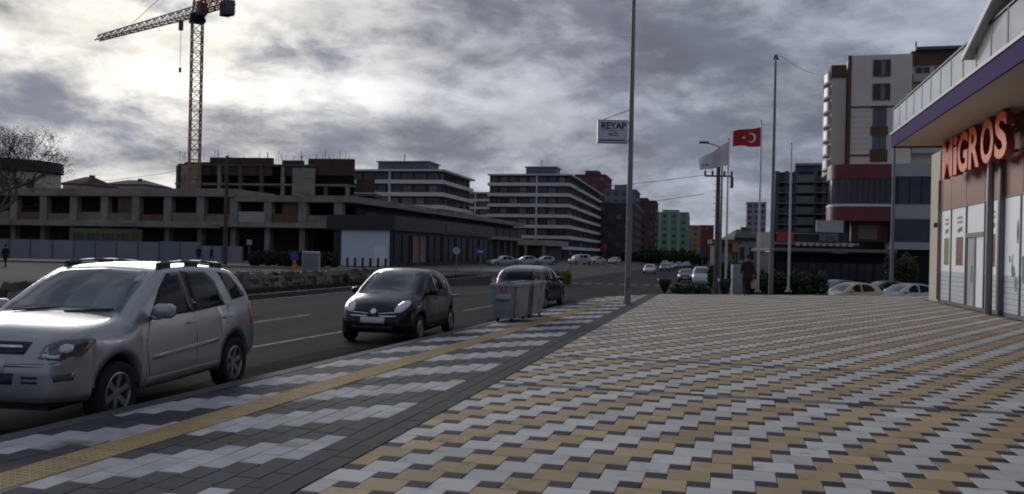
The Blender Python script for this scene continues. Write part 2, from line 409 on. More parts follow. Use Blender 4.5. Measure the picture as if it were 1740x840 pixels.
# ---------------------------------------------------------------- sidewalk with tactile strip
b = MB(); S0, S1 = 2.5, 35.2
pts = [ST(S0, T_PL)]+[ST(S0, t_kerb(S0))]
kerb_s = [S0+(33.0-S0)*i/30 for i in range(31)]
left = [ST(s, t_kerb(s)) for s in kerb_s]+[ST(34.2, -4.55), ST(35.2, -4.05), ST(36.4, -3.4), ST(36.9, T_PL-0.22)]
right = [ST(36.9, T_PL-0.21), ST(S0, T_PL-0.21)]
b.prism([(p.x, p.y) for p in left+right], -1.0, -0.010)
walk = tag(b.build('sidewalk', M_BED), kind='structure')
items = []
def edge_t(s): return t_kerb(s) if s < 33 else t_kerb(33)+(s-33)*0.45
t = T_BAND; col_i = 0
while t-0.2 > -6.3:
    tl = t-0.2; start = 5.3+(tl+4.28)*1.08
    k0 = int((1.5-start)/0.3)-1
    for k in range(k0, k0+125):
        s = start+k*0.3
        if s < S0 or s+0.3 > 36.3 or tl < edge_t(s)+0.02: continue
        p = ST(s, tl)
        if p.y < 4.2 or p.x/p.y < -0.72: continue
        kind = 'W' if (k % 6) < 3 else 'D'
        if s > 29.5: kind = random.choice('WWDY') if s > 31 else kind
        items.append((kind, tl, s, 0.2, 0.3, random.uniform(-0.002, 0.002)))
    t = tl; col_i += 1
for j in range(2):                                       # dark border band
    for k in range(86):
        s = 2.6+k*0.4+(0.2 if j else 0)
        if s > 36.6: break
        items.append(('B', T_BAND+j*0.2, s, 0.2, 0.4, random.uniform(-0.0015, 0.0015)))
lay(items, {'W': ('white_block', M_SWPAV), 'D': ('dark_block', M_SDPAV), 'B': ('border_block', mat('border_paver', (0.062, 0.062, 0.068), 0.88, var=0.14, scale=3, island=0.08, bump=0.3, bscale=150, spec=0.25)), 'Y': ('yellow_block', M_YPAV)}, walk, 280)
# tactile tiles: 0.38 m squares with raised ribs, one object each
mb = MB(); a = 0.375
mb.box(0.003, a-0.003, 0.003, a-0.003, -0.02, 0.006, False)
for i in range(6):
    for j in range(6): mb.lathe([(0.021, 0.0055), (0.017, 0.0105), (0.0, 0.0112)], 6, 'z', (0.03+i*0.063, 0.03+j*0.063, 0))
tact = mb.mesh('tactile_tile', M_TACT)
ang = math.atan(0.031); k = 0; s = 3.0
while s < 31.2:
    t = -4.80+0.031*s-0.375
    o = link('tactile_tile', tact, walk, ST(s, t, random.uniform(0.0, 0.0015)), -TH-ang); s += 0.377
# kerb stones
for i in range(36):
    sa = 3.0+i*0.85; sb = sa+0.84
    if sb > 33.2: break
    pa, pb = ST(sa, t_kerb(sa)), ST(sb, t_kerb(sb)); d = (pb-pa).normalized(); nn = Vector((d.y, -d.x, 0))
    e = MB(); q = [pa-nn*0.03, pb-nn*0.03, pb+nn*0.17, pa+nn*0.17]; e.prism([(p.x, p.y) for p in q], -0.4, 0.003+random.uniform(0, 0.003))
    e.build('kerb_stone', M_KERB, walk)

# ---------------------------------------------------------------- far side: verge, stone wall, far pavement
b = MB(); q = [ST(8, -16.45), ST(60, -16.45), ST(60, -19.6), ST(8, -19.6)]
b.prism([(p.x, p.y) for p in q], -0.9, -0.10); tag(b.build('verge', M_SOIL), kind='structure')
for i in range(44):
    sa = 9+i*1.15; q = [ST(sa, -16.3), ST(sa+1.13, -16.3), ST(sa+1.13, -16.44), ST(sa, -16.44)]
    e = MB(); e.prism([(p.x, p.y) for p in q], -0.9, -0.05); tag(e.build('verge_kerb_stone', M_KERB), kind='structure')
def grass(name, area, n, h, m):
    b = MB()
    for _ in range(n):
        s = random.uniform(area[0], area[1]); t = random.uniform(area[2], area[3]); p = ST(s, t, area[4])
        a = random.uniform(0, 6.28); hh = h*random.uniform(.4, 1.3); w = 0.02
        d = Vector((math.cos(a), math.sin(a), 0)); l = Vector((random.uniform(-.5, .5), random.uniform(-.5, .5), 1))*hh
        b.add([p-d*w, p+d*w, p+l], [(0, 1, 2)])
    return tag(b.build(name, m), kind='stuff')
g = grass('verge_grass', (16, 58, -18.3, -16.5, -0.10), 9000, 0.16, M_GRASS); g['label'] = 'short dull grass along the far kerb'; g['category'] = 'grass'
wall = thing('stone_wall', 'low rubble stone wall along the far side of the road', 'wall', ST(19, -18.6, -0.08), -TH)
stone_m = [mat('rubble_stone_%d' % i, c, 0.95, var=0.3, scale=3, bump=0.5) for i, c in enumerate(((0.17, 0.155, 0.135), (0.10, 0.09, 0.078), (0.215, 0.195, 0.165)))]
MB().box(-0.12, 0.12, 0, 30, -0.3, 0.45).build('wall_core', M_SOIL, wall)
stones = []
for v in range(5):
    e = MB(); rr = random.Random(v); j = lambda: rr.uniform(-0.05, 0.05)
    e.add([(-0.2+j(), 0+j(), 0), (0.2+j(), 0+j(), 0), (0.2+j(), 0.55+j(), 0), (-0.2+j(), 0.55+j(), 0), (-0.15+j(), 0.06+j(), 0.26+j()), (0.15+j(), 0.05+j(), 0.26+j()), (0.15+j(), 0.48+j(), 0.25+j()), (-0.15+j(), 0.48+j(), 0.25+j())],
          [(4, 5, 6, 7), (0, 1, 5, 4), (1, 2, 6, 5), (2, 3, 7, 6), (3, 0, 4, 7), (3, 2, 1, 0)])
    stones.append(e.mesh('stone', stone_m[v % 3]))
for row in range(3):
    y = 0.1*row
    while y < 29.5:
        if row < 2 or random.random() < 0.6:
            link('stone', random.choice(stones), wall, (random.uniform(-.04, .04), y, row*0.22-0.02), random.uniform(-.12, .12), (1, random.uniform(.8, 1.1), random.uniform(.85, 1.1)))
        y += 0.56*random.uniform(.9, 1.15)
b = MB(); q = [A(330, 456, 80), A(870, 459, 78), A(900, 440, 230), A(-200, 440, 130), A(-200, 452, 86)]
b.prism([(p.x, p.y) for p in q], -1.5, -0.16); tag(b.build('far_pavement', mat('far_paving', (0.12, 0.115, 0.11), 0.9, var=0.2, scale=0.6)), kind='structure')
pa, pb = A(300, 456, 80), A(872, 459, 78)
for i in range(26):
    a_, c_ = pa.lerp(pb, i/26), pa.lerp(pb, (i+0.985)/26)
    e = MB(); e.prism([(a_.x, a_.y-0.12), (c_.x, c_.y-0.12), (c_.x, c_.y+0.2), (a_.x, a_.y+0.2)], -0.8, -0.12)
    tag(e.build('far_kerb_stone', mat('pale_kerb', (0.25, 0.24, 0.22), 0.9, var=0.2, scale=1)), kind='structure')
# ================================================================== VEHICLES
def pl(pts, x):
    if x <= pts[0][0]: return pts[0][1]
    for (a, fa), (b, fb) in zip(pts, pts[1:]):
        if x <= b:
            k = (x-a)/(b-a); return fa+(fb-fa)*k
    return pts[-1][1]
def smooth_pl(pts, n=2):
    for _ in range(n):
        q = [pts[0]]
        for a, b in zip(pts, pts[1:]):
            q += [(a[0]*.75+b[0]*.25, a[1]*.75+b[1]*.25), (a[0]*.25+b[0]*.75, a[1]*.25+b[1]*.75)]
        q.append(pts[-1]); pts = q
    return pts
def body_shell(P):
    """Loft of cross-sections along the car (y: 0 nose .. L tail); returns verts, faces."""
    L, W = P['L'], P['W']; top = smooth_pl(P['top'], 2); belt = smooth_pl(P['belt'], 2); plan = smooth_pl(P['plan'], 2)
    sill = P['sill']; zc, Ra = P['wr'], P['arch']
    ys = sorted({round(L*i/P.get('n', 104), 4) for i in range(P.get('n', 104)+1)} | {round(c+sg*Ra, 4) for c in P['axles'] for sg in (-1, 1)} | {round(c+sg*(Ra+0.004), 4) for c in P['axles'] for sg in (-1, 1)})
    rows = []
    for y in ys:
        zt, zb = pl(top, y), pl(belt, y); w = W/2*pl(plan, y); zl = pl(sill, y)
        for c in P['axles']:
            if abs(y-c) <= Ra: zl = max(zl, zc+math.sqrt(max(0, Ra*Ra-(y-c)**2)))
        zb = min(zb, zt-0.01); hh = zb-zl; wb = w*P.get('wbf', 0.955)
        zte = zt-P.get('crown', 0.05); k = min(1, max(0, (zt-zb-0.06)/0.22)); k = k*k*(3-2*k)
        tum = P.get('tumble', 0.38)
        flare = 0.0
        for c in P['axles']: flare = max(flare, P.get('flare', 0.0)*max(0, 1-abs(y-c)/(Ra+0.16)))
        low = [(w-0.045+flare, zl), (w-0.006+flare, zl+0.10*hh), (w+flare, zl+0.45*hh), (w-0.012, zl+0.80*hh), (wb, zb)]
        wr = wb-max(0.0, zte-zb)*tum
        cab = [(wb-(zte-zb)*tum*0.5+0.012, zb+(zte-zb)*0.5), (wr, zte-0.01), (wr*0.88, zte+0.022), (wr*0.5, zt-0.008), (0, zt)]
        d = zt-zb
        hood = [(wb*0.965, zb+d*0.35), (wb*0.86, zb+d*0.62), (wb*0.65, zb+d*0.83), (wb*0.35, zb+d*0.96), (0, zt)]
        sec = low+[(a[0]*k+b[0]*(1-k), a[1]*k+b[1]*(1-k)) for a, b in zip(cab, hood)]
        sec = smooth_pl(sec, 2)
        rows.append((y, sec))
    nose, tail = P.get('nose', [(0, 0), (2, 0)]), P.get('tail', [(0, 0), (2, 0)])
    def dfm(x, y, z):
        f = max(0, 1-y/0.75); yy = y+pl(nose, z)*f*f
        r_ = max(0, 1-(L-y)/0.75); yy -= pl(tail, z)*r_*r_
        return (x, yy, z)
    n = len(rows[0][1]); vs_ = []; fs = []
    for y, sec in rows:
        vs_ += [dfm(x, y, z) for x, z in sec]+[dfm(-x, y, z) for x, z in reversed(sec[:-1])]
    m = 2*n-1
    for i in range(len(rows)-1):
        for j in range(m-1): fs.append((i*m+j, i*m+j+1, (i+1)*m+j+1, (i+1)*m+j))
    # nose and tail closed with a grid between the two halves of the end sections
    for base, flip in ((0, False), ((len(rows)-1)*m, True)):
        for j in range(n-1):
            a, b_, c, d_ = base+j, base+j+1, base+m-2-j, base+m-1-j
            q = (a, b_, c, d_) if b_ != c else (a, b_, d_)
            fs.append(q if not flip else tuple(reversed(q)))
    return vs_, fs
class Skin:
    def __init__(s, vs_, fs): s.t = BVHTree.FromPolygons([Vector(v) for v in vs_], fs)
    def hit(s, o, d):
        h = s.t.ray_cast(Vector(o), Vector(d).normalized()); return h[0], h[1]
def patch(skin, poly, org, ua, va, d, off, m, name, parent, rings=4, smooth=True, mirror=False):
    """Polygon (u, v) thrown along d onto the body, lifted by off: lamps, panes, trim."""
    org, ua, va, d = Vector(org), Vector(ua), Vector(va), Vector(d).normalized()
    pp = []
    for a, b in zip(poly, poly[1:]+poly[:1]):
        L_ = math.dist(a, b); k = max(1, int(L_/0.09))
        pp += [(a[0]+(b[0]-a[0])*i/k, a[1]+(b[1]-a[1])*i/k) for i in range(k)]
    cu = sum(p[0] for p in pp)/len(pp); cv = sum(p[1] for p in pp)/len(pp)
    vs_ = []; n = len(pp)
    fl = [0.0]+[0.965*i/rings for i in range(1, rings+1)]+[1.0]; rings += 1
    for r_, f in enumerate(fl):
        for p in (pp if r_ else [(cu, cv)]):
            u, v = cu+(p[0]-cu)*f, cv+(p[1]-cv)*f
            o = org+ua*u+va*v; h, nn = skin.hit(o, d)
            if h is None: return None
            if nn.dot(d) > 0: nn = -nn
            vs_.append(h+nn*(off if r_ < rings else -0.004))
    fs = [(0, 1+i, 1+(i+1) % n) for i in range(n)]
    for r_ in range(1, rings):
        a = 1+(r_-1)*n; b_ = a+n
        fs += [(a+i, a+(i+1) % n, b_+(i+1) % n, b_+i) for i in range(n)]
    # a near-edge ring keeps the pane flush until its rim
    if mirror: vs_ = [Vector((-v.x, v.y, v.z)) for v in vs_]
    return MB().add(vs_, fs).build(name, m, parent, smooth)
def side(skin, poly, off, m, name, parent, sides=(1, -1), **kw):
    r_ = None
    for sg in sides: r_ = patch(skin, poly, (sg*3, 0, 0), (0, 1, 0), (0, 0, 1), (-sg, 0, 0), off, m, name, parent, **kw)
    return r_
def front(skin, poly, off, m, name, parent, sides=(1,), **kw):
    for sg in sides: r_ = patch(skin, [(sg*u, v) for u, v in poly], (0, -3, 0), (1, 0, 0), (0, 0, 1), (0, 1, 0), off, m, name, parent, **kw)
    return r_
def rear(skin, poly, off, m, name, parent, sides=(1,), **kw):
    for sg in sides: r_ = patch(skin, [(sg*u, v) for u, v in poly], (0, 9, 0), (1, 0, 0), (0, 0, 1), (0, -1, 0), off, m, name, parent, **kw)
    return r_
def line_poly(pts, w):                                   # thin ribbon polygons for shut lines
    out = []
    for a, b in zip(pts, pts[1:]):
        dx, dy = b[0]-a[0], b[1]-a[1]; L_ = math.hypot(dx, dy); nx, ny = -dy/L_*w/2, dx/L_*w/2
        out.append([(a[0]+nx, a[1]+ny), (b[0]+nx, b[1]+ny), (b[0]-nx, b[1]-ny), (a[0]-nx, a[1]-ny)])
    return out
TY = {}
def wheel(parent, x, y, r, wid, rimf, spokes, rim_m, simple=False):
    key = (r, wid, rimf, spokes, rim_m.name)
    if key not in TY:
        h = wid/2; n = 16 if simple else 30
        t = MB().lathe([(r*rimf, -h*0.8), (r*0.86, -h), (r*0.955, -h*0.96), (r, -h*0.62), (r, h*0.62), (r*0.955, h*0.96), (r*0.86, h), (r*rimf, h*0.8)], n, 'x')
        ri = MB(); R0 = r*rimf
        ri.lathe([(R0*1.02, h*0.82), (R0*0.95, h*0.86), (R0*0.92, h*0.66), (R0*0.90, -h*0.7)], n, 'x')
        ri.lathe([(0.0, h*0.66), (R0*0.22, h*0.64), (R0*0.25, h*0.4)], 12, 'x')
        if spokes:
            for i in range(spokes):
                a = 2*math.pi*i/spokes+0.3; c_, s_ = math.cos(a), math.sin(a)
                def q(rr, ww, xx): return (xx, rr*c_-ww*s_, rr*s_+ww*c_)
                w0, w1 = R0*0.12, R0*0.17
                ri.add([q(R0*.18, -w0, h*.62), q(R0*.18, w0, h*.62), q(R0*.94, w1, h*.72), q(R0*.94, -w1, h*.72), q(R0*.18, -w0, h*.3), q(R0*.18, w0, h*.3), q(R0*.94, w1, h*.4), q(R0*.94, -w1, h*.4)],
                       [(0, 1, 2, 3), (0, 4, 5, 1), (1, 5, 6, 2), (2, 6, 7, 3), (3, 7, 4, 0)])
        else:
            ri.lathe([(R0*0.93, h*0.76), (R0*0.6, h*0.84), (R0*0.2, h*0.80), (0, h*0.80)], n, 'x')
        ri.mi = 1; ri.lathe([(R0*0.95, h*0.15), (0.0, h*0.15)], n, 'x')
        TY[key] = (t.mesh('tyre', M_RUB, True), ri.mesh('rim', [rim_m, M_BLACK], False))
    ty, rm = TY[key]
    w = link('wheel', ty, parent, (x, y, r), 0.0 if x > 0 else math.pi); w.name = 'wheel'
    link('rim', rm, w)
    return w
def underbody(P, parent):
    L, W = P['L'], P['W']; b = MB(); z0 = 0.24
    b.box(-W*0.30, W*0.30, 0.25, L-0.25, z0, 0.60)
    a1, a2, Ra = P['axles'][0], P['axles'][1], P['arch']+0.03
    for y0, y1, q in ((0.22, a1-Ra, 0.36), (a1+Ra, a2-Ra, 0.45), (a2+Ra, L-0.22, 0.36)):
        if y1 > y0+0.03: b.box(-W*q, W*q, y0, y1, z0+0.06, 0.55)
    return b.build('underbody', M_BLACK, parent)
def paint(name, rgb, metal=0.5, rough=0.34):
    d = max(rgb) < 0.02
    return mat('paint_'+name, rgb, rough, metal, var=0.05, scale=1.5, coat=0.12 if d else 0.45, spec=0.3 if d else 0.5)

# ---------------------------------------------------------------- silver SUV
def make_suv(loc, rz):
    pt = paint('silver', (0.37, 0.375, 0.39), 0.6, 0.32)
    P = dict(L=4.34, W=1.80, wr=0.33, arch=0.415, axles=(0.86, 3.49), flare=0.022, crown=0.055, tumble=0.36, wbf=0.95, n=110,
             top=[(0, 0.96), (0.10, 1.02), (0.45, 1.085), (1.06, 1.13), (1.16, 1.16), (1.88, 1.59), (2.15, 1.645), (2.9, 1.66), (3.65, 1.615), (3.95, 1.53), (4.28, 1.12), (4.34, 1.02)],
             belt=[(0, 0.87), (0.3, 0.93), (1.1, 0.985), (1.9, 1.00), (3.0, 1.04), (4.0, 1.11), (4.34, 1.0)],
             plan=[(0, 0.74), (0.10, 0.84), (0.28, 0.93), (0.6, 0.985), (1.2, 1.0), (3.3, 1.0), (4.0, 0.965), (4.25, 0.90), (4.34, 0.84)],
             sill=[(0, 0.36), (0.4, 0.33), (0.9, 0.30), (2.2, 0.30), (3.5, 0.30), (4.0, 0.36), (4.34, 0.42)],
             nose=[(0.2, 0.06), (0.40, 0.0), (0.68, 0.0), (0.78, 0.05), (1.0, 0.16), (1.2, 0.2)],
             tail=[(0.3, 0.05), (0.5, 0.0), (0.75, 0.0), (1.1, 0.05), (1.7, 0.1)])
    t = thing('parked_suv', 'silver SUV with roof rails parked at the kerb of the striped sidewalk', 'car', loc, rz)
    vs_, fs = body_shell(P); body = MB().add(vs_, fs).build('body', pt, t, True); sk = Skin(vs_, fs); underbody(P, t)
    ws = front(sk, [(-0.70, 1.125), (-0.40, 1.158), (0, 1.168), (0.40, 1.158), (0.70, 1.125), (0.635, 1.42), (0.57, 1.56), (0, 1.59), (-0.57, 1.56), (-0.635, 1.42)], 0.004, M_WSCR, 'windscreen', t, rings=6)
    for x0 in (-0.5, 0.1):
        wb_ = MB(); p0 = Vector((x0, 1.08, 1.14)); wb_.bar(p0, p0+Vector((0.5, 0.10, 0.03)), 0.018); wb_.build('wiper', M_BLACK, t)
    # side glass
    side(sk, [(1.46, 1.045), (2.43, 1.06), (2.43, 1.555), (2.12, 1.54), (1.86, 1.38)], 0.003, M_GLASSC, 'front_door_window', t)
    side(sk, [(2.48, 1.06), (3.30, 1.10), (3.20, 1.42), (3.06, 1.545), (2.48, 1.555)], 0.003, M_GLASSC, 'rear_door_window', t)
    side(sk, [(3.50, 1.15), (3.97, 1.19), (3.90, 1.30), (3.62, 1.52), (3.34, 1.535)], 0.003, M_GLASSC, 'quarter_window', t)
    side(sk, [(2.425, 1.055), (2.485, 1.055), (2.485, 1.56), (2.425, 1.56)], 0.0025, M_BLACK, 'pillar_trim', t)
    rear(sk, [(-0.55, 1.16), (0.55, 1.16), (0.48, 1.48), (-0.48, 1.48)], 0.003, M_GLASSC, 'rear_window', t)
    for ln in ([(1.42, 0.45), (1.36, 0.80), (1.50, 1.06)], [(2.46, 0.36), (2.46, 1.09)], [(3.22, 0.86), (3.36, 1.12)], [(1.42, 0.38), (3.02, 0.38)], [(1.42, 0.45), (1.42, 0.38)]):
        for q in line_poly(ln, 0.014): side(sk, q, 0.0015, M_BLACK, 'door_gap', body, rings=1)
    side(sk, [(1.46, 0.60), (3.02, 0.66), (3.02, 0.71), (1.46, 0.65)], 0.016, pt, 'side_moulding', t, rings=2)
    side(sk, [(1.34, 0.31), (3.04, 0.34), (3.04, 0.42), (1.34, 0.42)], 0.018, mat('cladding', (0.24, 0.235, 0.24), 0.5, 0.3, var=0.1), 'sill_cladding', t, rings=2)
    for y in (2.25, 3.16):
        h = side(sk, [(y, 0.93), (y+0.2, 0.94), (y+0.2, 0.975), (y, 0.965)], 0.028, pt, 'door_handle', t, rings=2)
    # arch lips
    for c in P['axles']:
        arc_o = [(c+0.465*math.cos(a), 0.33+0.465*math.sin(a)) for a in [R(i) for i in range(8, 173, 12)]]
        arc_i = [(c+0.421*math.cos(a), 0.33+0.421*math.sin(a)) for a in [R(i) for i in range(8, 173, 12)]]
        for a, b_, c_, d_ in zip(arc_o, arc_o[1:], arc_i[1:], arc_i): pass
        for sg in (1, -1):
            lip = MB(); vv = []
            for (oy, oz), (iy, iz) in zip(arc_o, arc_i):
                h1, n1 = sk.hit((sg*3, oy, oz), (-sg, 0, 0)); h2, n2 = sk.hit((sg*3, iy, iz+0.006), (-sg, 0, 0))
                if h1 is None or h2 is None: continue
                vv.append((Vector((h1.x+sg*0.004, oy, oz)), Vector((h2.x+sg*0.02, iy, iz))))
            k = len(vv); lip.add([p for a, b_ in vv for p in (a, b_, Vector((b_.x-sg*0.1, b_.y, b_.z)))], [f for i in range(k-1) for f in ((3*i, 3*i+1, 3*i+4, 3*i+3), (3*i+1, 3*i+2, 3*i+5, 3*i+4))])
            lip.build('wheel_arch_lip', pt, t, True)
    # nose
    for sg in (1, -1):
        dd = Vector((-sg*0.45, 1, 0)).normalized(); ua = Vector((sg*1.0, 0.45, 0)).normalized()
        o0 = Vector((sg*0.70, 0.15, 0))-dd*3
        hl = patch(sk, [(-0.17, 0.765), (0.02, 0.745), (0.19, 0.765), (0.29, 0.90), (0.26, 0.945), (0.03, 0.94), (-0.11, 0.90)], o0, ua, (0, 0, 1), dd, 0.008, M_LAMPD, 'headlamp', t, rings=4)
        patch(sk, [(0.01, 0.825), (0.07, 0.805), (0.12, 0.83), (0.12, 0.885), (0.06, 0.90), (0.01, 0.88)], o0, ua, (0, 0, 1), dd, 0.012, M_LAMP, 'lamp_bulb', hl or t, rings=2)
        patch(sk, [(-0.13, 0.78), (-0.04, 0.765), (0.02, 0.765), (0.02, 0.80), (-0.12, 0.815)], o0, ua, (0, 0, 1), dd, 0.012, M_LAMP, 'indicator_bulb', hl or t, rings=2)
        patch(sk, [(-0.02, 0.55), (0.13, 0.55), (0.15, 0.63), (-0.04, 0.63)], o0, ua, (0, 0, 1), dd, 0.006, M_LAMPD, 'fog_lamp', t, rings=2)
    gr = front(sk, [(-0.42, 0.80), (0.42, 0.80), (0.47, 0.92), (-0.47, 0.92)], 0.006, M_BLACK, 'grille', t, rings=3)
    front(sk, [(-0.38, 0.855), (0.38, 0.855), (0.38, 0.88), (-0.38, 0.88)], 0.02, M_CHR, 'grille_bar', gr, rings=2)
    front(sk, [(0.085*math.cos(R(i)), 0.865+0.045*math.sin(R(i))) for i in range(0, 360, 30)], 0.03, M_CHR, 'badge', gr, rings=2)
    front(sk, [(-0.34, 0.52), (0.34, 0.52), (0.36, 0.63), (-0.36, 0.63)], 0.006, M_BLACK, 'bumper_intake', t, rings=3)
    for z in (0.535, 0.58):
        front(sk, [(0.43, z), (0.60, z), (0.60, z+0.025), (0.43, z+0.025)], 0.005, M_BLACK, 'bumper_slot', t, sides=(1, -1), rings=1)
    front(sk, [(-0.75, 0.725), (0, 0.71), (0.75, 0.725), (0.75, 0.695), (0, 0.68), (-0.75, 0.695)], 0.012, pt, 'bumper_crease', t, rings=1)
    front(sk, [(-0.26, 0.645), (0.26, 0.645), (0.26, 0.76), (-0.26, 0.76)], 0.02, M_PLATE, 'number_plate', t, rings=2)
    for sg in (1, -1):
        patch(sk, [(3.98, 0.78), (4.16, 0.80), (4.16, 1.10), (4.02, 1.10)], (sg*3, 0, 0), (0, 1, 0), (0, 0, 1), (-sg, 0, 0), 0.006, M_TAIL, 'tail_lamp', t, rings=2)
        mi = MB(); mi.bbox(sg*1.0-0.115, sg*1.0+0.115, 1.44, 1.59, 1.06, 1.22, 0.035); mi.box(sg*0.90-0.05, sg*0.90+0.03, 1.48, 1.56, 1.04, 1.09)
        mr = mi.build('door_mirror', pt, t, True)
        rl = MB(); pts = []
        for y in (2.05, 2.15, 2.6, 3.1, 3.55, 3.66):
            h, _ = sk.hit((sg*0.58, y, 3), (0, 0, -1)); pts.append(Vector((sg*0.58, y, h.z+(0.005 if y in (2.05, 3.66) else 0.055))))
        rl.path(pts, 0.017, 8); rl.build('roof_rail', mat('rail_grey', (0.16, 0.16, 0.17), 0.4, 0.6, var=0.05), t, True)
        for y in (2.2, 2.85, 3.5):
            h, _ = sk.hit((sg*0.58, y, 3), (0, 0, -1)); MB().bbox(sg*0.58-0.03, sg*0.58+0.03, y-0.13, y+0.13, h.z-0.02, h.z+0.062, 0.012).build('rail_foot', M_BLACK, t)
    for y in P['axles']:
        for sg in (1, -1): wheel(t, sg*0.795, y, 0.33, 0.22, 0.66, 6, M_RIM)
    return t
SUV = make_suv(A(197, 694, 8.98)-Vector((0, 0, 0)), 0)
th = R(8.0); fw = A(197, 694, 8.98); fw.z = -0.214             # near front wheel's contact point
ey = Vector((math.sin(th), math.cos(th), 0)); ex = Vector((math.cos(th), -math.sin(th), 0))
SUV.location = fw-ey*0.86-ex*0.86; SUV.rotation_euler = (0, 0, -th)

# ---------------------------------------------------------------- small rounded hatchback (two door windows), used with variations
def make_hatch(name, label, cat, pt, P, frontal=True, lamps='round', simple=False, group=None):
    t = thing(name, label, cat, group=group)
    L, W, H = P['L'], P['W'], P['H']
    vs_, fs = body_shell(P); body = MB().add(vs_, fs).build('body', pt, t, True); sk = Skin(vs_, fs); underbody(P, t)
    hx = W/1.66; q = P['glass']
    front(sk, [(u*hx, v) for u, v in q['ws']], 0.004, M_WSCR, 'windscreen', t, rings=5)
    for nm, poly in q['side']: side(sk, poly, 0.003, M_GLASSC, nm, t, rings=3)
    rear(sk, [(u*hx, v) for u, v in q['rear']], 0.004, M_GLASSC, 'rear_window', t, rings=4)
    for poly in q['lamps']: front(sk, poly, 0.014, M_LAMP, 'headlamp', t, sides=(1, -1), rings=3)
    for poly in q['tails']: rear(sk, poly, 0.008, M_TAIL, 'tail_lamp', t, sides=(1, -1), rings=3)
    rear(sk, [(-0.26, 0.62), (0.26, 0.62), (0.26, 0.73), (-0.26, 0.73)], 0.012, M_PLATE, 'number_plate', t, rings=2)
    front(sk, [(-0.26, q['plate']), (0.26, q['plate']), (0.26, q['plate']+0.115), (-0.26, q['plate']+0.115)], 0.022, M_PLATE, 'number_plate', t, rings=2)
    if not simple:
        for poly in q['grille']: front(sk, poly, 0.008, M_CHR, 'grille_bar', t, sides=(1, -1) if poly[0][0] > 0.05 else (1,), rings=2)
        for poly in q['intake']: front(sk, poly, 0.005, M_BLACK, 'bumper_intake', t, rings=2)
        front(sk, [(0.065*math.cos(R(i)), q['badge']+0.06*math.sin(R(i))) for i in range(0, 360, 30)], 0.02, M_CHR, 'badge', t, rings=2)
        for ln in q['gaps']:
            for g_ in line_poly(ln, 0.013): side(sk, g_, 0.0015, M_BLACK, 'door_gap', body, rings=1)
        for y, z in q['handles']: side(sk, [(y, z), (y+0.16, z+0.01), (y+0.16, z+0.04), (y, z+0.03)], 0.024, pt, 'door_handle', t, rings=2)
    for sg in (1, -1):
        mi = MB(); x = sg*(W/2+0.05); y = q['mirror'][0]; z = q['mirror'][1]
        mi.bbox(x-0.09, x+0.09, y, y+0.13, z, z+0.13, 0.03); mi.box(x-sg*0.15, x, y+0.03, y+0.09, z, z+0.04); mi.build('door_mirror', pt, t, True)
    for y in P['axles']:
        for sg in (1, -1): wheel(t, sg*(W/2-0.105), y, P['wr'], 0.18, 0.66, P.get('spokes', 0), M_RIM, simple)
    return t
P_MICRA = dict(L=3.72, W=1.66, H=1.54, wr=0.29, arch=0.345, axles=(0.70, 3.13), flare=0.015, crown=0.05, tumble=0.33, wbf=0.94, n=96,
    top=[(0, 0.66), (0.06, 0.76), (0.3, 0.88), (0.80, 1.00), (0.95, 1.04), (1.55, 1.42), (1.85, 1.52), (2.3, 1.545), (2.8, 1.49), (3.25, 1.36), (3.60, 1.02), (3.72, 0.82)],
    belt=[(0, 0.60), (0.3, 0.76), (0.9, 0.92), (1.8, 0.95), (2.8, 1.0), (3.4, 1.0), (3.72, 0.80)],
    plan=[(0, 0.62), (0.08, 0.78), (0.28, 0.92), (0.6, 0.985), (1.1, 1.0), (2.8, 1.0), (3.3, 0.96), (3.6, 0.86), (3.72, 0.72)],
    sill=[(0, 0.24), (0.4, 0.21), (1.5, 0.22), (3.0, 0.23), (3.72, 0.33)],
    nose=[(0.2, 0.06), (0.35, 0.0), (0.5, 0.0), (0.7, 0.07), (0.95, 0.2)], tail=[(0.3, 0.04), (0.5, 0), (0.8, 0.02), (1.4, 0.12)],
    glass=dict(ws=[(-0.60, 1.00), (0, 0.985), (0.60, 1.00), (0.55, 1.28), (0.48, 1.46), (0, 1.485), (-0.48, 1.46), (-0.55, 1.28)],
        side=[('front_door_window', [(1.35, 0.99), (2.05, 0.99), (2.05, 1.44), (1.78, 1.42), (1.55, 1.27)]), ('rear_door_window', [(2.12, 0.99), (2.85, 1.03), (2.95, 1.12), (2.72, 1.36), (2.42, 1.43), (2.12, 1.44)])],
        rear=[(-0.5, 1.03), (0.5, 1.03), (0.44, 1.34), (-0.44, 1.34)],
        lamps=[[(0.55+0.125*math.cos(R(i)), 0.77+0.115*math.sin(R(i))+0.05*math.cos(R(i))) for i in range(0, 360, 24)]],
        tails=[[(0.56, 0.78), (0.68, 0.80), (0.67, 1.02), (0.58, 1.02)]], plate=0.44, badge=0.665,
        grille=[[(0.12, 0.565), (0.48, 0.575), (0.50, 0.60), (0.12, 0.59)], [(0.10, 0.625), (0.46, 0.65), (0.46, 0.665), (0.10, 0.64)]],
        intake=[[(-0.48, 0.30), (0.48, 0.30), (0.44, 0.38), (-0.44, 0.38)], [(0.12, 0.592), (0.46, 0.60), (0.45, 0.625), (0.12, 0.615)], [(-0.12, 0.592), (-0.46, 0.60), (-0.45, 0.625), (-0.12, 0.615)]],
        gaps=[[(1.12, 0.35), (1.08, 0.75), (1.22, 0.96)], [(2.08, 0.28), (2.08, 0.98)], [(2.80, 0.66), (2.92, 1.0)], [(1.12, 0.30), (2.70, 0.30)]], handles=[(1.85, 0.86), (2.62, 0.90)], mirror=(1.30, 0.98)))
micra = make_hatch('parked_hatchback', 'small black rounded hatchback with round headlamps parked beside the sidewalk', 'car', paint('black', (0.007, 0.008, 0.012), 0.0, 0.22), P_MICRA)
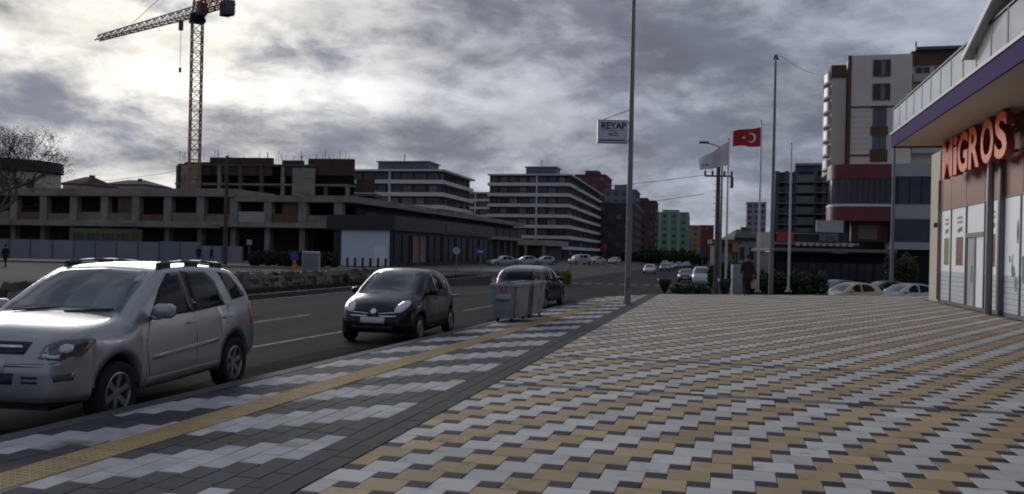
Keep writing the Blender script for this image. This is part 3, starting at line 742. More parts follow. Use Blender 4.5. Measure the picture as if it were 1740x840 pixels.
th = R(11.0); fw = A(709, 574, 17.6); fw.z = -0.214
ey = Vector((math.sin(th), math.cos(th), 0)); ex = Vector((math.cos(th), -math.sin(th), 0))
micra.location = fw-ey*0.70*0.97-ex*0.74*0.97; micra.rotation_euler = (0, 0, -th); micra.scale = (0.97, 0.97, 0.955)

def variant(P, L, W, H, **kw):
    kx, kz = L/P['L'], H/P['H']; Q = dict(P); Q.update(L=L, W=W, H=H); Q['axles'] = tuple(a*kx for a in P['axles'])
    sc = lambda pts: [(a*kx, b*kz) for a, b in pts]
    Q['top'] = sc(P['top']); Q['belt'] = sc(P['belt']); Q['sill'] = [(a*kx, b) for a, b in P['sill']]; Q['plan'] = [(a*kx, b) for a, b in P['plan']]
    g = dict(P['glass']); wz = W/1.66
    fz = lambda poly: [(u, v*kz) for u, v in poly]
    g['ws'] = fz(g['ws']); g['rear'] = fz(g['rear']); g['side'] = [(n, sc(p)) for n, p in g['side']]
    for k in ('lamps', 'tails', 'grille', 'intake'): g[k] = [[(u*wz, v*kz) for u, v in p] for p in g[k]]
    g['gaps'] = [sc(p) for p in g['gaps']]; g['handles'] = [(a*kx, b*kz) for a, b in g['handles']]; g['mirror'] = (g['mirror'][0]*kx, g['mirror'][1]*kz); g['plate'] *= kz; g['badge'] *= kz
    Q['glass'] = g; Q.update(kw); return Q
P_HATCH = variant(P_MICRA, 4.25, 1.74, 1.43, wr=0.30, arch=0.355, spokes=5)
P_HATCH['glass']['tails'] = [[(0.52, 0.80), (0.74, 0.82), (0.745, 0.98), (0.60, 1.0)]]
dark = make_hatch('parked_hatchback', 'dark hatchback with red tail lamps parked behind the metal waste containers', 'car', paint('charcoal', (0.028, 0.029, 0.033), 0.2, 0.22), P_HATCH)
th = R(15.0); rr_ = A(920, 520, 28.2); rr_.z = -0.214; ey = Vector((math.sin(th), math.cos(th), 0)); ex = Vector((math.cos(th), -math.sin(th), 0))
dark.location = rr_+ey*4.25-ex*0.87; dark.rotation_euler = (0, 0, math.pi-th)
# saloon profile for distant cars
P_SAL = variant(P_MICRA, 4.3, 1.72, 1.45, n=60)
P_SAL['top'] = [(0, 0.62), (0.06, 0.72), (0.35, 0.82), (1.05, 0.92), (1.2, 0.97), (1.85, 1.36), (2.2, 1.44), (2.8, 1.43), (3.2, 1.33), (3.65, 1.05), (4.1, 1.01), (4.25, 0.95), (4.3, 0.82)]
P_SAL['belt'] = [(0, 0.58), (0.35, 0.72), (1.1, 0.86), (2.4, 0.90), (3.6, 0.95), (4.1, 0.93), (4.3, 0.78)]
P_SAL['glass'] = dict(P_SAL['glass']); P_SAL['glass'].update(ws=[(-0.58, 0.95), (0.58, 0.95), (0.48, 1.36), (-0.48, 1.36)], rear=[(-0.5, 1.08), (0.5, 1.08), (0.44, 1.32), (-0.44, 1.32)],
    side=[('front_door_window', [(1.55, 0.94), (2.35, 0.94), (2.35, 1.36), (2.1, 1.34), (1.85, 1.2)]), ('rear_door_window', [(2.42, 0.94), (3.15, 0.98), (3.2, 1.08), (2.95, 1.30), (2.42, 1.36)])])
P_SMALL = variant(P_MICRA, 3.7, 1.62, 1.43, n=60)
P_VAN = variant(P_MICRA, 4.2, 1.76, 1.78, n=60)
P_VAN['top'] = [(0, 0.80), (0.08, 0.92), (0.6, 1.06), (0.9, 1.14), (1.5, 1.66), (1.8, 1.78), (4.05, 1.76), (4.16, 1.4), (4.2, 1.0)]
P_VAN['belt'] = [(0, 0.74), (0.6, 0.98), (1.1, 1.06), (4.0, 1.12), (4.2, 0.95)]
P_VAN['glass'] = dict(P_VAN['glass']); P_VAN['glass'].update(ws=[(-0.64, 1.14), (0.64, 1.14), (0.56, 1.64), (-0.56, 1.64)], rear=[(-0.5, 1.16), (0.5, 1.16), (0.48, 1.6), (-0.48, 1.6)],
    side=[('front_door_window', [(1.5, 1.12), (2.2, 1.12), (2.2, 1.64), (1.75, 1.62)]), ('rear_door_window', [(2.3, 1.12), (3.2, 1.14), (3.2, 1.64), (2.3, 1.64)])])
def far_car(P, label, rgb, px, Y, heading_deg, metal=0.4, group=None, z=None):
    """px: image column of the car's middle; the wheels stand on the ground there."""
    t = make_hatch('parked_car', label, 'car', paint('%02x%02x%02x' % tuple(int(c*255) for c in rgb), rgb, metal, 0.35), P, simple=True, group=group)
    d = ray(px, 450); x = d.x*Y; s, tt = TS(Vector((x, Y, 0)))
    zz = zg(s, tt)+0.006 if z is None else z
    a = R(heading_deg); ey = Vector((math.sin(a), math.cos(a), 0))          # direction from nose to tail
    t.location = Vector((x, Y, zz))-ey*P['L']/2; t.rotation_euler = (0, 0, -a)
    return t
G_FAR = 'cars parked along the far road'
far_car(P_SMALL, 'small pale yellow hatchback below the plaza edge', (0.55, 0.46, 0.26), 1444, 47.0, 72, 0.0)
far_car(P_SAL, 'silver saloon half hidden by the plaza edge near the supermarket corner', (0.42, 0.44, 0.47), 1540, 47.5, 76, 0.6)
far_car(P_SAL, 'dark blue saloon behind the pale yellow hatchback', (0.04, 0.06, 0.10), 1420, 53.0, 66, 0.4)
far_car(P_SMALL, 'dark grey hatchback behind the silver saloon', (0.03, 0.032, 0.036), 1500, 54.0, 80, 0.3)
far_car(P_SAL, 'silver saloon driving along the far road towards the crossing', (0.50, 0.51, 0.53), 1104, 128, 12, 0.4)
far_car(P_VAN, 'pale grey van standing beyond the planters', (0.42, 0.44, 0.46), 1192, 84, 12, 0.3)
far_car(P_SMALL, 'dark hatchback beside the pale grey van', (0.03, 0.03, 0.035), 1166, 92, 14, 0.3)
far_car(P_SAL, 'silver saloon parked by the far pavement in front of the dark pavilion', (0.30, 0.31, 0.33), 854, 112, 60, 0.5)
far_car(P_SAL, 'white saloon parked next to the silver saloon by the far pavement', (0.42, 0.42, 0.42), 893, 128, 70, 0.0)
far_car(P_VAN, 'white van parked beyond the white saloons', (0.42, 0.42, 0.41), 985, 150, 60, 0.0)
far_car(P_SMALL, 'white hatchback parked at the bend near the white van', (0.42, 0.42, 0.42), 925, 138, 70, 0.0)
far_car(P_SMALL, 'silver hatchback parked past the white van', (0.30, 0.31, 0.33), 1044, 175, 30, 0.5)
far_car(P_SAL, 'white saloon parked past the silver hatchback', (0.42, 0.42, 0.42), 1012, 160, 45, 0.0)
for i in range(9):
    far_car(P_SMALL if i % 2 else P_SAL, ['dark blue car in the far row of traffic', 'grey car in the far row of traffic', 'black car in the far row of traffic'][i % 3],
            [(0.05, 0.07, 0.13), (0.22, 0.23, 0.25), (0.03, 0.03, 0.03)][i % 3], 1128+(i % 4)*13+random.uniform(-3, 3), 150+i*16, 12, 0.3, group=['dark blue cars far down the road', 'grey cars far down the road', 'black cars far down the road'][i % 3])
# ================================================================== BUILDINGS
WIN = {}
def window_mesh(w, h, mull=1, glass=None, frame=None, d=0.10, bar=0.07):
    glass = glass or M_GLASSB; frame = frame or M_FRAME
    key = (round(w, 2), round(h, 2), mull, glass.name, frame.name)
    if key not in WIN:
        b = MB(); b.box(-w/2+0.02, w/2-0.02, -0.02, 0.03, 0.02, h-0.02); b.mi = 1
        b.box(-w/2, w/2, -d, 0.02, 0, bar); b.box(-w/2, w/2, -d, 0.02, h-bar, h)
        b.box(-w/2, -w/2+bar, -d+0.002, 0.02, bar, h-bar); b.box(w/2-bar, w/2, -d+0.002, 0.02, bar, h-bar)
        for i in range(mull):
            x = -w/2+w*(i+1)/(mull+1); b.box(x-bar/2, x+bar/2, -d+0.004, 0.02, bar, h-bar)
        WIN[key] = b.mesh('window', [glass, frame])
    return WIN[key]
M_GL2 = mat('window_glass_pale', (0.10, 0.11, 0.12), 0.15, var=0.3, scale=0.3)
M_CURT = mat('window_curtain', (0.20, 0.195, 0.185), 0.5, var=0.2, scale=0.6)
def glass_pick(): return random.choice([M_GLASSB, M_GLASSB, M_GLASSB, M_GL2, M_CURT])

# ---- white banded apartment blocks -----------------------------------------------------------
def banded_block(name, label, corner, rz, w, d, z0, floors, fh, roof_label=None, over=1.0, fcols=8, scols=9, wallm=None, pent=None, bandm=None, parap=0.75):
    """origin: front right corner at ground; body spans x -w..0, y 0..d."""
    t = thing(name, label, 'building', corner, rz)
    wallm = wallm or mat('brown_cladding', (0.060, 0.050, 0.046), 0.8, var=0.25, scale=0.3); bandm = bandm or mat('white_band', (0.62, 0.60, 0.57), 0.8, var=0.12, scale=0.3)
    H = floors*fh
    MB().box(-w, 0, 0, d, 0, H).build('wall', wallm, t)
    for k in range(1, floors+1):
        z = k*fh; top = k == floors
        b = MB(); o = over*(1.5 if top else 1.0)
        b.box(-w-0.4, o, -o, d+0.3, z-0.18, z+(0.22 if top else 0.10))
        if not top:
            b.box(-w-0.4, o, -o, -o+0.14, z+0.10, z+parap); b.box(o-0.14, o, -o+0.14, d+0.3, z+0.10, z+parap)
        b.build('roof_slab' if top else 'balcony', bandm, t)
    wy = mat('cladding_panel', (0.11, 0.062, 0.045), 0.8, var=0.2, scale=0.5)
    for k in range(floors):
        for i in range(fcols):
            x = -w+w*(i+0.5)/fcols; ww = w/fcols*random.choice([0.62, 0.78, 0.88])
            link('window', window_mesh(ww, fh-1.0, 1, glass_pick()), t, (x, 0, k*fh+0.45))
            if random.random() < 0.3:
                xx = -w+w*(i+1)/fcols; MB().box(xx-0.4, xx+0.4, -0.06, 0, k*fh+0.2, k*fh+fh-0.3).build('cladding_panel', wy, t)
        for i in range(scols):
            y = d*(i+0.5)/scols
            link('window', window_mesh(d/scols*0.72, fh-1.0, 1, glass_pick()), t, (0, y, k*fh+0.45), R(90))
        if k and over:
            pass
    for xf in (0.38,):
        MB().box(-w*xf-0.2, -w*xf+0.2, -over-0.05, 0, 0, H).build('divider_fin', bandm, t)
    if pent:
        x0, x1, y0, y1, ph = pent
        r_ = MB(); r_.box(x0, x1, y0, y1, H+0.22, H+ph); r_.box(x0-0.4, x1+0.4, y0-0.4, y1+0.4, H+ph, H+ph+0.25); r_.tube((x0*.5+x1*.5, y0+1, H+ph), (x0*.5+x1*.5, y0+1, H+ph+2.2), 0.12)
        r_.build('penthouse', M_FRAME, t)
    return t
def gz(p):
    s, t = TS(p); return Vector((p.x, p.y, zg(s, t)))
c1 = gz(A(745, 430, 210)); banded_block('apartment_block', 'long white banded apartment block behind the unfinished concrete podium', c1, -R(12), 33, 28, 0, 7, 3.02, fcols=10, scols=8, pent=(-17, -4, 3, 12, 2.4))
c2 = gz(A(961, 430, 252)); banded_block('apartment_block', 'white banded apartment block receding along the street behind the dark pavilion', c2, -R(12), 23.0, 86, 0, 8, 3.06, fcols=8, scols=26, pent=(-13, -4, 4, 12, 2.6))
c3 = gz(A(826, 430, 330)); banded_block('apartment_block', 'small white banded block seen in the gap between two larger ones', c3, -R(12), 12, 12, 0, 8, 3.0, fcols=4, scols=3, over=0.6)

# ---- plain far blocks down the street --------------------------------------------------------
def plain_block(name, label, corner, rz, w, d, H, m, fcols, scols, floors, cat='building', side_x=0, roof=None, trim=None, wm=None, pilaster=None):
    """front on y = 0 over x -w..0, street side on x = 0 (or x = -w)."""
    t = thing(name, label, cat, corner, rz); fh = H/floors
    MB().box(-w, 0, 0, d, -1, H).build('wall', m, t)
    r_ = MB(); r_.box(-w-0.3, 0.3, -0.3, d+0.3, H, H+0.5)
    if roof: r_.box(-w*0.7, -w*0.25, d*0.1, d*0.5, H+0.5, H+roof)
    r_.build('roof', trim or m, t)
    for k in range(floors):
        for i in range(fcols):
            x = -w+w*(i+0.5)/fcols
            link('window', window_mesh(min(1.8, w/fcols*0.6), fh*0.5, 1, glass_pick(), wm or M_FRAME), t, (x, 0, k*fh+fh*0.3))
        for i in range(scols):
            y = d*(i+0.5)/scols
            link('window', window_mesh(min(2.2, d/scols*0.6), fh*0.5, 1, glass_pick(), wm or M_FRAME), t, (0, y, k*fh+fh*0.3), R(90))
    if pilaster:
        for i in range(scols+1): MB().box(0, 0.5, d*i/scols-0.5, d*i/scols+0.5, 0, H-0.1).build('pilaster', pilaster, t)
        for i in range(fcols+1): MB().box(-w*i/fcols-0.5, -w*i/fcols+0.5, -0.5, 0, 0, H-0.1).build('pilaster', pilaster, t)
    return t
def at_block(px, Y): return gz(A(px, 430, Y))
def hgt(px, py, Y): return A(px, py, Y).z+1.1
plain_block('apartment_block', 'red brown apartment block rising behind the receding white banded block', at_block(1026, 400), -R(12), 14, 30, hgt(1010, 301, 400), mat('red_brown_render', (0.14, 0.05, 0.048), 0.85, var=0.15, scale=0.2), 4, 6, 11, roof=2.5)
plain_block('apartment_block', 'grey apartment block behind the tall lamp post', at_block(1078, 360), -R(12), 13, 26, hgt(1060, 327, 360), mat('grey_render', (0.17, 0.17, 0.18), 0.85, var=0.15, scale=0.2), 4, 6, 9, roof=2.6)
plain_block('apartment_block', 'dark brown block with flat roof in front of the grey block', at_block(1072, 330), -R(12), 13, 60, hgt(1060, 349, 330), mat('dark_brown_render', (0.062, 0.05, 0.05), 0.85, var=0.15, scale=0.2), 4, 12, 6, trim=mat('grey_trim', (0.2, 0.2, 0.21), 0.8))
plain_block('apartment_block', 'plum coloured block between the dark brown and the green block', at_block(1112, 430), -R(12), 16, 30, hgt(1095, 345, 430), mat('plum_render', (0.13, 0.058, 0.07), 0.85, var=0.15, scale=0.2), 4, 6, 8, roof=2)
gm = mat('green_render', (0.20, 0.36, 0.26), 0.85, var=0.12, scale=0.2); gm2 = mat('pale_green_render', (0.36, 0.47, 0.39), 0.85, var=0.12, scale=0.2)
plain_block('apartment_block', 'mint green apartment block with paler vertical strips far down the street', at_block(1168, 470), -R(12), 20, 44, hgt(1150, 364, 470), gm, 4, 5, 7, roof=2, pilaster=gm2)
plain_block('apartment_block', 'tan block beyond the mint green block', at_block(1197, 560), -R(12), 12, 30, hgt(1190, 384, 560), mat('tan_render', (0.28, 0.19, 0.12), 0.85, var=0.12, scale=0.2), 3, 5, 6)
plain_block('apartment_block', 'bright red block at the far end of the street', at_block(1212, 520), -R(12), 8, 20, hgt(1205, 384, 520), mat('red_render', (0.22, 0.028, 0.03), 0.85, var=0.12, scale=0.2), 3, 3, 6)
plain_block('tower_block', 'pale tower block far behind the tall flag pole', at_block(1300, 420), -R(14), 9, 14, hgt(1290, 345, 420), mat('pale_render', (0.30, 0.30, 0.31), 0.85, var=0.12, scale=0.2), 3, 4, 10)

# ---- unfinished podium ------------------------------------------------------------------------
C0 = gz(A(590, 430, 106)); pod = thing('construction_podium', 'unfinished two storey concrete podium with open bays behind the hoarding', 'building', C0, -TH)
W0, D0 = 66, 90
pz = [0, 4.55, 9.05]
MB().box(-W0, 0.9, -1.4, D0, 4.35, 4.95).build('floor_slab', M_CONC, pod)
MB().box(-W0, -15.2, -0.6, 9.4, 8.15, 9.15).build('roof_slab', M_CONC, pod)
MB().box(-15.19, 0.9, -0.5, D0, 7.55, 8.35).build('roof_slab', M_CONC, pod)
MB().box(-W0, -16.5, -2.4, -1.4, 4.15, 4.62).build('canopy_edge', M_CONC, pod)
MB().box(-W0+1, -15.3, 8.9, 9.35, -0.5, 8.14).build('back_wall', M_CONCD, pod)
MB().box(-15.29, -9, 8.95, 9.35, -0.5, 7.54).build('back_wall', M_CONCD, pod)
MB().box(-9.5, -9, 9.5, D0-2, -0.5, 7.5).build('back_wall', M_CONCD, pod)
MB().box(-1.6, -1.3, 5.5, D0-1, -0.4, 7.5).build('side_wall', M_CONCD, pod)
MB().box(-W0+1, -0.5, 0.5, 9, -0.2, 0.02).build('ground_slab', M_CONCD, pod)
k = 0; x = -1.2
while x > -W0:
    for (z0, z1, hw) in ((-0.4, 4.35, 0.36), (4.95, 8.15 if x < -15 else 7.55, 0.55)):
        MB().box(x-hw, x+hw, -0.3, 0.6, z0, z1).build('column', M_CONC, pod)
    if k % 3 != 1 or True:
        if x-4.9 > -W0: MB().box(x-4.75+0.56, x-0.56, -0.1, 0.15, 4.95, 5.95+0.15*math.sin(k*2.1)).build('parapet_wall', mat('stained_concrete', (0.19, 0.165, 0.14), 0.92, var=0.35, scale=0.7, bump=0.3, bscale=6) if k % 4 != 1 else M_BRICK, pod)
    if k in (1, 6): MB().box(x-3.0, x-0.6, 0.2, 0.45, 5.95, 8.1 if k == 6 else 7.5).build('infill_wall', M_BRICK, pod)
    if k in (2,): MB().box(x-4.0, x-0.3, -0.45, -0.2, 5.0, 6.3).build('white_panel', mat('pale_board', (0.33, 0.32, 0.30), 0.8, var=0.15), pod)
    x -= 4.75; k += 1
y = 4.7
while y < D0-1:
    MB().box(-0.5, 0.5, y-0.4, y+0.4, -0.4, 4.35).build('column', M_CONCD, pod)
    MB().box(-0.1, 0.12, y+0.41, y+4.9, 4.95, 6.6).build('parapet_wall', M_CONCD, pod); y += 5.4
# small concrete extension further along the street
lo = gz(A(926, 430, 205)); ext = thing('concrete_canopy_building', 'low concrete canopy building between the pavilion and the white banded block', 'building', lo, -TH)
MB().box(-14, 0, 0, 30, 3.6, 4.9).build('roof_slab', mat('pale_concrete', (0.30, 0.28, 0.25), 0.9, var=0.2, scale=0.4), ext)
MB().box(-13, -1.5, 1.5, 29, -0.5, 3.6).build('wall', M_FORM, ext)
for x in (-13.5, -9, -4.8, -0.5): MB().box(x-0.3, x+0.3, 0.3, 0.9, -0.5, 3.6).build('column', M_CONC, ext)

# ---- unfinished upper block ------------------------------------------------------------------
B0 = gz(A(592, 430, 142)); up = thing('construction_block', 'dark unfinished block with open floors and formwork walls above the podium', 'building', B0, -R(8))
Wb, Db = 30.5, 15
for k, z in enumerate((9.2, 12.4, 15.6)):
    x1 = 0 if k < 2 else -6.0
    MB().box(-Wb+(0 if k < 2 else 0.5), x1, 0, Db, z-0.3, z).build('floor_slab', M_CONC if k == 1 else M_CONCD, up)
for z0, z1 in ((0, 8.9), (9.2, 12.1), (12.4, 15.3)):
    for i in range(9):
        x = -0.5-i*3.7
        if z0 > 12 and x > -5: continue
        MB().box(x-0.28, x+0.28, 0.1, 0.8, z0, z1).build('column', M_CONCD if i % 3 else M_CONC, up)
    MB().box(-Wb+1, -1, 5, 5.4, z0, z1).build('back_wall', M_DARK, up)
MB().box(-9.8, -5.9, -0.15, 0.05, 9.2, 15.0).build('shear_wall', M_CONC, up)
MB().box(-29.2, -26.0, -0.5, -0.1, 11.0, 15.3).build('shear_wall', M_CONC, up)
for (x0, x1, z1) in ((-29, -23.5, 15.3), (-24.5, -13.6, 16.1), (-11.8, -8.3, 15.7), (-7.3, 0.4, 16.0)):
    MB().box(x0, x1, 0.3, 1.2, 13.7 if x1 < 0 else 13.9, z1+0.6).build('formwork_wall', M_FORM, up)
MB().box(0.6, 3.6, 1.4, 2.0, 11.2, 13.4).build('formwork_wall', M_FORM, up)
MB().box(0.4, 4.0, 0.6, 8.0, 10.6, 11.0).build('floor_slab', M_CONCD, up)
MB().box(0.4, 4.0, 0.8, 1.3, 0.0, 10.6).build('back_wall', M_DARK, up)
rb = random.Random(3)
for i in range(34):
    x = -Wb+rb.uniform(0, Wb); h = rb.uniform(0.4, 1.5); z = 16.5 if x < 0 else 14.2
    MB().tube((x, 0.8, z-0.3), (x+rb.uniform(-.15, .15), 0.8, z+h), 0.04, n=4).build('rebar', M_DARK, up)

# ---- tower crane -----------------------------------------------------------------------------
M_CRANE = mat('crane_orange', (0.27, 0.135, 0.065), 0.6, 0.1, var=0.15, scale=0.5); M_CRANEG = mat('crane_jib_grey', (0.28, 0.26, 0.23), 0.6, 0.2, var=0.15, scale=0.5); M_CRANER = mat('crane_red', (0.28, 0.03, 0.025), 0.6, 0.1, var=0.15)
Kb = A(327, 430, 138); Kb.z = -0.3
crane = thing('tower_crane', 'orange lattice tower crane standing inside the construction site', 'crane', Kb, R(30))
def lattice(b, p0, p1, w0, w1, nseg, chord, brace, tri=False):
    p0, p1 = Vector(p0), Vector(p1); d = (p1-p0).normalized()
    a = Vector((0, 0, 1)) if abs(d.z) < 0.8 else Vector((1, 0, 0)); a = (a-d*a.dot(d)).normalized(); c = d.cross(a)
    cs = [(-1, -1), (1, -1), (1, 1), (-1, 1)] if not tri else [(-1, -1), (-1, 1), (1, 0)]
    rows = []
    for i in range(nseg+1):
        k = i/nseg; w = (w0+(w1-w0)*k)/2; p = p0.lerp(p1, k); rows.append([p+a*w*u+c*w*v for u, v in cs])
    n = len(cs)
    for j in range(n): b.bar(rows[0][j], rows[-1][j], chord)
    for i in range(nseg):
        for j in range(n):
            b.bar(rows[i][j], rows[i][(j+1) % n], brace)
            if i % 2: b.bar(rows[i][j], rows[i+1][(j+1) % n], brace)
            else: b.bar(rows[i][(j+1) % n], rows[i+1][j], brace)
mt = MB(); lattice(mt, (0, 0, 0), (0, 0, 37.2), 1.55, 1.55, 24, 0.20, 0.10); mt.build('mast', M_CRANE, crane)
s_ = MB(); s_.box(-1.1, 1.1, -1.1, 1.1, 37.2, 37.7); s_.lathe([(1.15, 37.7), (1.15, 38.5), (0.9, 38.6)], 14); s_.build('slewing_ring', M_DARK, crane)
cb_ = MB(); cb_.bbox(-0.4, 1.1, -2.3, -0.9, 38.0, 40.0, 0.15); cb_.build('operator_cab', M_FRAME, crane)
# horizontal directions of the jib worked out from the tip's direction at jib height
def crane_dir(px, py, zj):
    d = ray(px, py); Y = (zj-CAMH)/d.z; p = Vector((d.x*Y, Y, 0))-Vector((Kb.x, Kb.y, 0)); return p
tip = crane_dir(165, 63, 38.8); L_j = tip.length; aj = math.atan2(tip.y, tip.x)-R(30)
u = Vector((math.cos(aj), math.sin(aj), 0))
jb = MB(); lattice(jb, u*1.0+Vector((0, 0, 39.2)), u*L_j+Vector((0, 0, 38.9)), 1.5, 0.9, 26, 0.15, 0.085, True); jb.build('jib', M_CRANEG, crane)
cj = MB(); lattice(cj, -u*0.6+Vector((0, 0, 39.4)), -u*8.8+Vector((0, 0, 39.6)), 1.5, 1.5, 9, 0.16, 0.10); cj.box(-0.1, 0.1, -0.1, 0.1, 39, 39.2)
cj.build('counter_jib', M_CRANER, crane)
for i in range(3):
    e = MB(); q = -u*(7.3+0.6*i); e.tube(q+Vector((0, 0, 37.2)), q+Vector((0, 0, 39.3)), 0.95, n=4); e.build('counterweight', M_CONCD, crane)
ap = MB(); top = Vector((0, 0, 46.5)); lattice(ap, (0, 0, 38.6), top, 1.4, 0.4, 6, 0.16, 0.09); ap.build('apex_tower', M_CRANER, crane)
ty_ = MB(); ty_.tube(top, u*(L_j*0.62)+Vector((0, 0, 39.9)), 0.04, n=4); ty_.tube(top, -u*8.0+Vector((0, 0, 40.2)), 0.05, n=4); ty_.build('tie_rod', M_FRAME, crane)
hk = MB(); q = u*4.6; hk.tube(q+Vector((0, 0, 38.5)), q+Vector((0, 0, 30.5)), 0.045, n=4); hk.build('hoist_rope', M_FRAME, crane)
hk = MB(); hk.bbox(q.x-0.35, q.x+0.35, q.y-0.25, q.y+0.25, 36.6, 38.3, 0.06); hk.build('trolley', M_FRAME, crane)
hk = MB(); hk.bbox(q.x-0.2, q.x+0.2, q.y-0.15, q.y+0.15, 29.8, 30.6, 0.05); hk.build('hook_block', M_FRAME, crane)

# ---- round building and houses at the left -----------------------------------------------------
rdp = gz(A(14, 430, 150)); rd = thing('round_building', 'pale round building with a dark curved parapet behind the bare tree', 'building', rdp)
rd_r = 8.0; hz = A(60, 320, 142).z; ht = A(60, 274, 142).z; hm = A(60, 293, 142).z
MB().lathe([(rd_r-0.15, -1), (rd_r-0.15, hm+0.6), (0, hm+0.6)], 40).build('wall', M_CREAM, rd)
MB().lathe([(rd_r+0.1, hm+0.9), (rd_r+0.3, hm+0.9), (rd_r+0.3, ht+0.8), (rd_r-0.1, ht+0.9), (0, ht+1.0)], 40).build('parapet', mat('dark_fascia', (0.02, 0.022, 0.03), 0.5, var=0.1), rd)
for i in range(9):
    a = R(-150+i*14); o = link('window', window_mesh(1.2, 1.6, 1), rd, (rd_r*math.cos(a), rd_r*math.sin(a), hm-2.2), a+R(90))
def house(name, label, px0, px1, py_e, py_r, Y, m, roofm, rz=-R(10), d=9, base=None):
    pa, pb = A(px0, 430, Y), A(px1, 430, Y); w = (pb-pa).length; ze = A(px0, py_e, Y).z; zr = A(px0, py_r, Y).z
    o = gz(pa); o.z = -0.3 if base is None else base; t = thing(name, label, 'house', o, rz); e = ze-o.z; r_ = zr-o.z
    MB().box(0, w, 0, d, 0, e).build('wall', m, t)
    b = MB(); b.add([(-0.5, -0.5, e), (w+0.5, -0.5, e), (w+0.5, d+0.5, e), (-0.5, d+0.5, e), (w*0.3, d/2, r_), (w*0.7, d/2, r_), (-0.5, -0.5, e-0.25), (w+0.5, -0.5, e-0.25), (w+0.5, d+0.5, e-0.25), (-0.5, d+0.5, e-0.25)],
                   [(0, 1, 5, 4), (1, 2, 5), (2, 3, 4, 5), (3, 0, 4), (6, 7, 1, 0), (7, 8, 2, 1), (8, 9, 3, 2), (9, 6, 0, 3), (9, 8, 7, 6)])
    rf = b.build('roof', roofm, t); MB().box(w*0.55, w*0.55+0.7, d/2-0.4, d/2+0.4, r_-0.8, r_+0.3).build('chimney', M_BRICK, rf)
    n = max(2, int(w/3)); fl = max(1, int(e/3.2))
    for k in range(fl):
        for i in range(n): link('window', window_mesh(min(1.4, w/n*0.5), 1.5, 1), t, (w*(i+.5)/n, 0, e-2.6-k*3.1))
    return t
M_TILE = mat('dark_roof_tile', (0.085, 0.045, 0.035), 0.9, var=0.2, scale=0.6)
house('house', 'brown roofed house beside the round building', 104, 144, 312, 297, 160, M_CREAM, M_TILE)
house('house', 'wide brown roofed house behind the podium roof', 172, 252, 313, 303, 190, M_CREAM, M_TILE)

# ---- hoarding -------------------------------------------------------------------------------------
pa, pb = A(-60, 443, 96), A(412, 447, 99); pa.z = pb.z = -0.34
hd = thing('hoarding_fence', 'grey sheet metal hoarding around the construction site', 'fence', pa, math.atan2(pb.y-pa.y, pb.x-pa.x)); Lh = (pb-pa).length
hm_ = [mat('hoarding_sheet_%d' % i, c, 0.55, 0.2, var=0.15, scale=0.6) for i, c in enumerate(((0.22, 0.235, 0.26), (0.20, 0.215, 0.24), (0.17, 0.20, 0.25)))]
n = 13
for i in range(n):
    x0, x1 = Lh*i/n, Lh*(i+1)/n-0.03; hgt_ = 2.25 if i < 9 else (2.35 if i < 11 else 1.95)
    e = MB(); k = 14; vv = []
    for j in range(k+1):
        x = x0+(x1-x0)*j/k; y = 0.035*(j % 2); vv += [(x, y, 0), (x, y, hgt_)]
    e.add(vv, [(2*j, 2*j+2, 2*j+3, 2*j+1) for j in range(k)]); e.box(x0, x1, 0.02, 0.07, hgt_-0.12, hgt_-0.04); e.box(x0, x1, 0.04, 0.09, 0.3, 0.38)
    e.build('panel', hm_[(i*2+i//4) % 3], hd)
    MB().box(x1-0.05, x1+0.07, -0.05, -0.005, -0.2, hgt_+0.05).build('post', M_FRAME, hd)
cab = thing('site_cabin', 'yellow green site cabin seen over the hoarding under the podium', 'cabin', gz(A(117, 430, 101)), -R(6))
cw = 7.6; MB().box(0, cw, 0, 2.4, -0.3, A(117, 387, 101).z+0.3).build('wall', mat('cabin_green', (0.11, 0.115, 0.045), 0.7, var=0.3, scale=0.8), cab)
for i in range(4): link('window', window_mesh(1.2, 0.9, 1), cab, (1.1+i*1.8, 0, 2.3))

# ---- dark pavilion ------------------------------------------------------------------------------
Cp = gz(A(664, 430, 88)); pv = thing('dark_pavilion', 'low black pavilion with a white end panel and glazed shop fronts', 'building', Cp, -R(14)); Cp.z = -0.16
pv.location = Cp; hp = A(664, 366, 88).z+0.16; Lp, Wp = 37, 6.3
M_PB = mat('pavilion_black', (0.016, 0.018, 0.024), 0.55, var=0.15, scale=0.4); M_PB2 = mat('pavilion_fascia', (0.024, 0.023, 0.022), 0.5, var=0.15, scale=0.4)
MB().box(-Wp, 0, 0, Lp, 0, hp-1.5).build('wall', M_PB, pv)
MB().box(-Wp-0.6, 0.5, -0.5, Lp+0.4, hp-1.5, hp).build('fascia', M_PB2, pv)
MB().box(-Wp+0.9, -0.15, -0.08, 0, 0.05, hp-1.55).build('white_panel', mat('white_board', (0.56, 0.60, 0.68), 0.6, var=0.06), pv)
MB().box(-1.75, -0.35, -0.16, -0.085, 0.1, 2.1).build('white_door', M_WHITE, pv)
for i in range(7):
    y = 0.6+i*5.2
    o = link('shop_window', window_mesh(4.6, hp-2.2, 1, mat('dark_shop_glass', (0.014, 0.015, 0.018), 0.35, var=0.4, scale=0.6, spec=0.12) if i != 1 else mat('poster_print', (0.20, 0.14, 0.10), 0.6, var=0.5, scale=1.2), M_BLACK), pv, (0, y+2.4, 0.35), R(90))
MB().box(0.51, 0.56, 16, 27, hp-1.15, hp-0.35).build('sign_board', mat('bronze_sign', (0.05, 0.035, 0.022), 0.5, var=0.4, scale=1.0), pv)
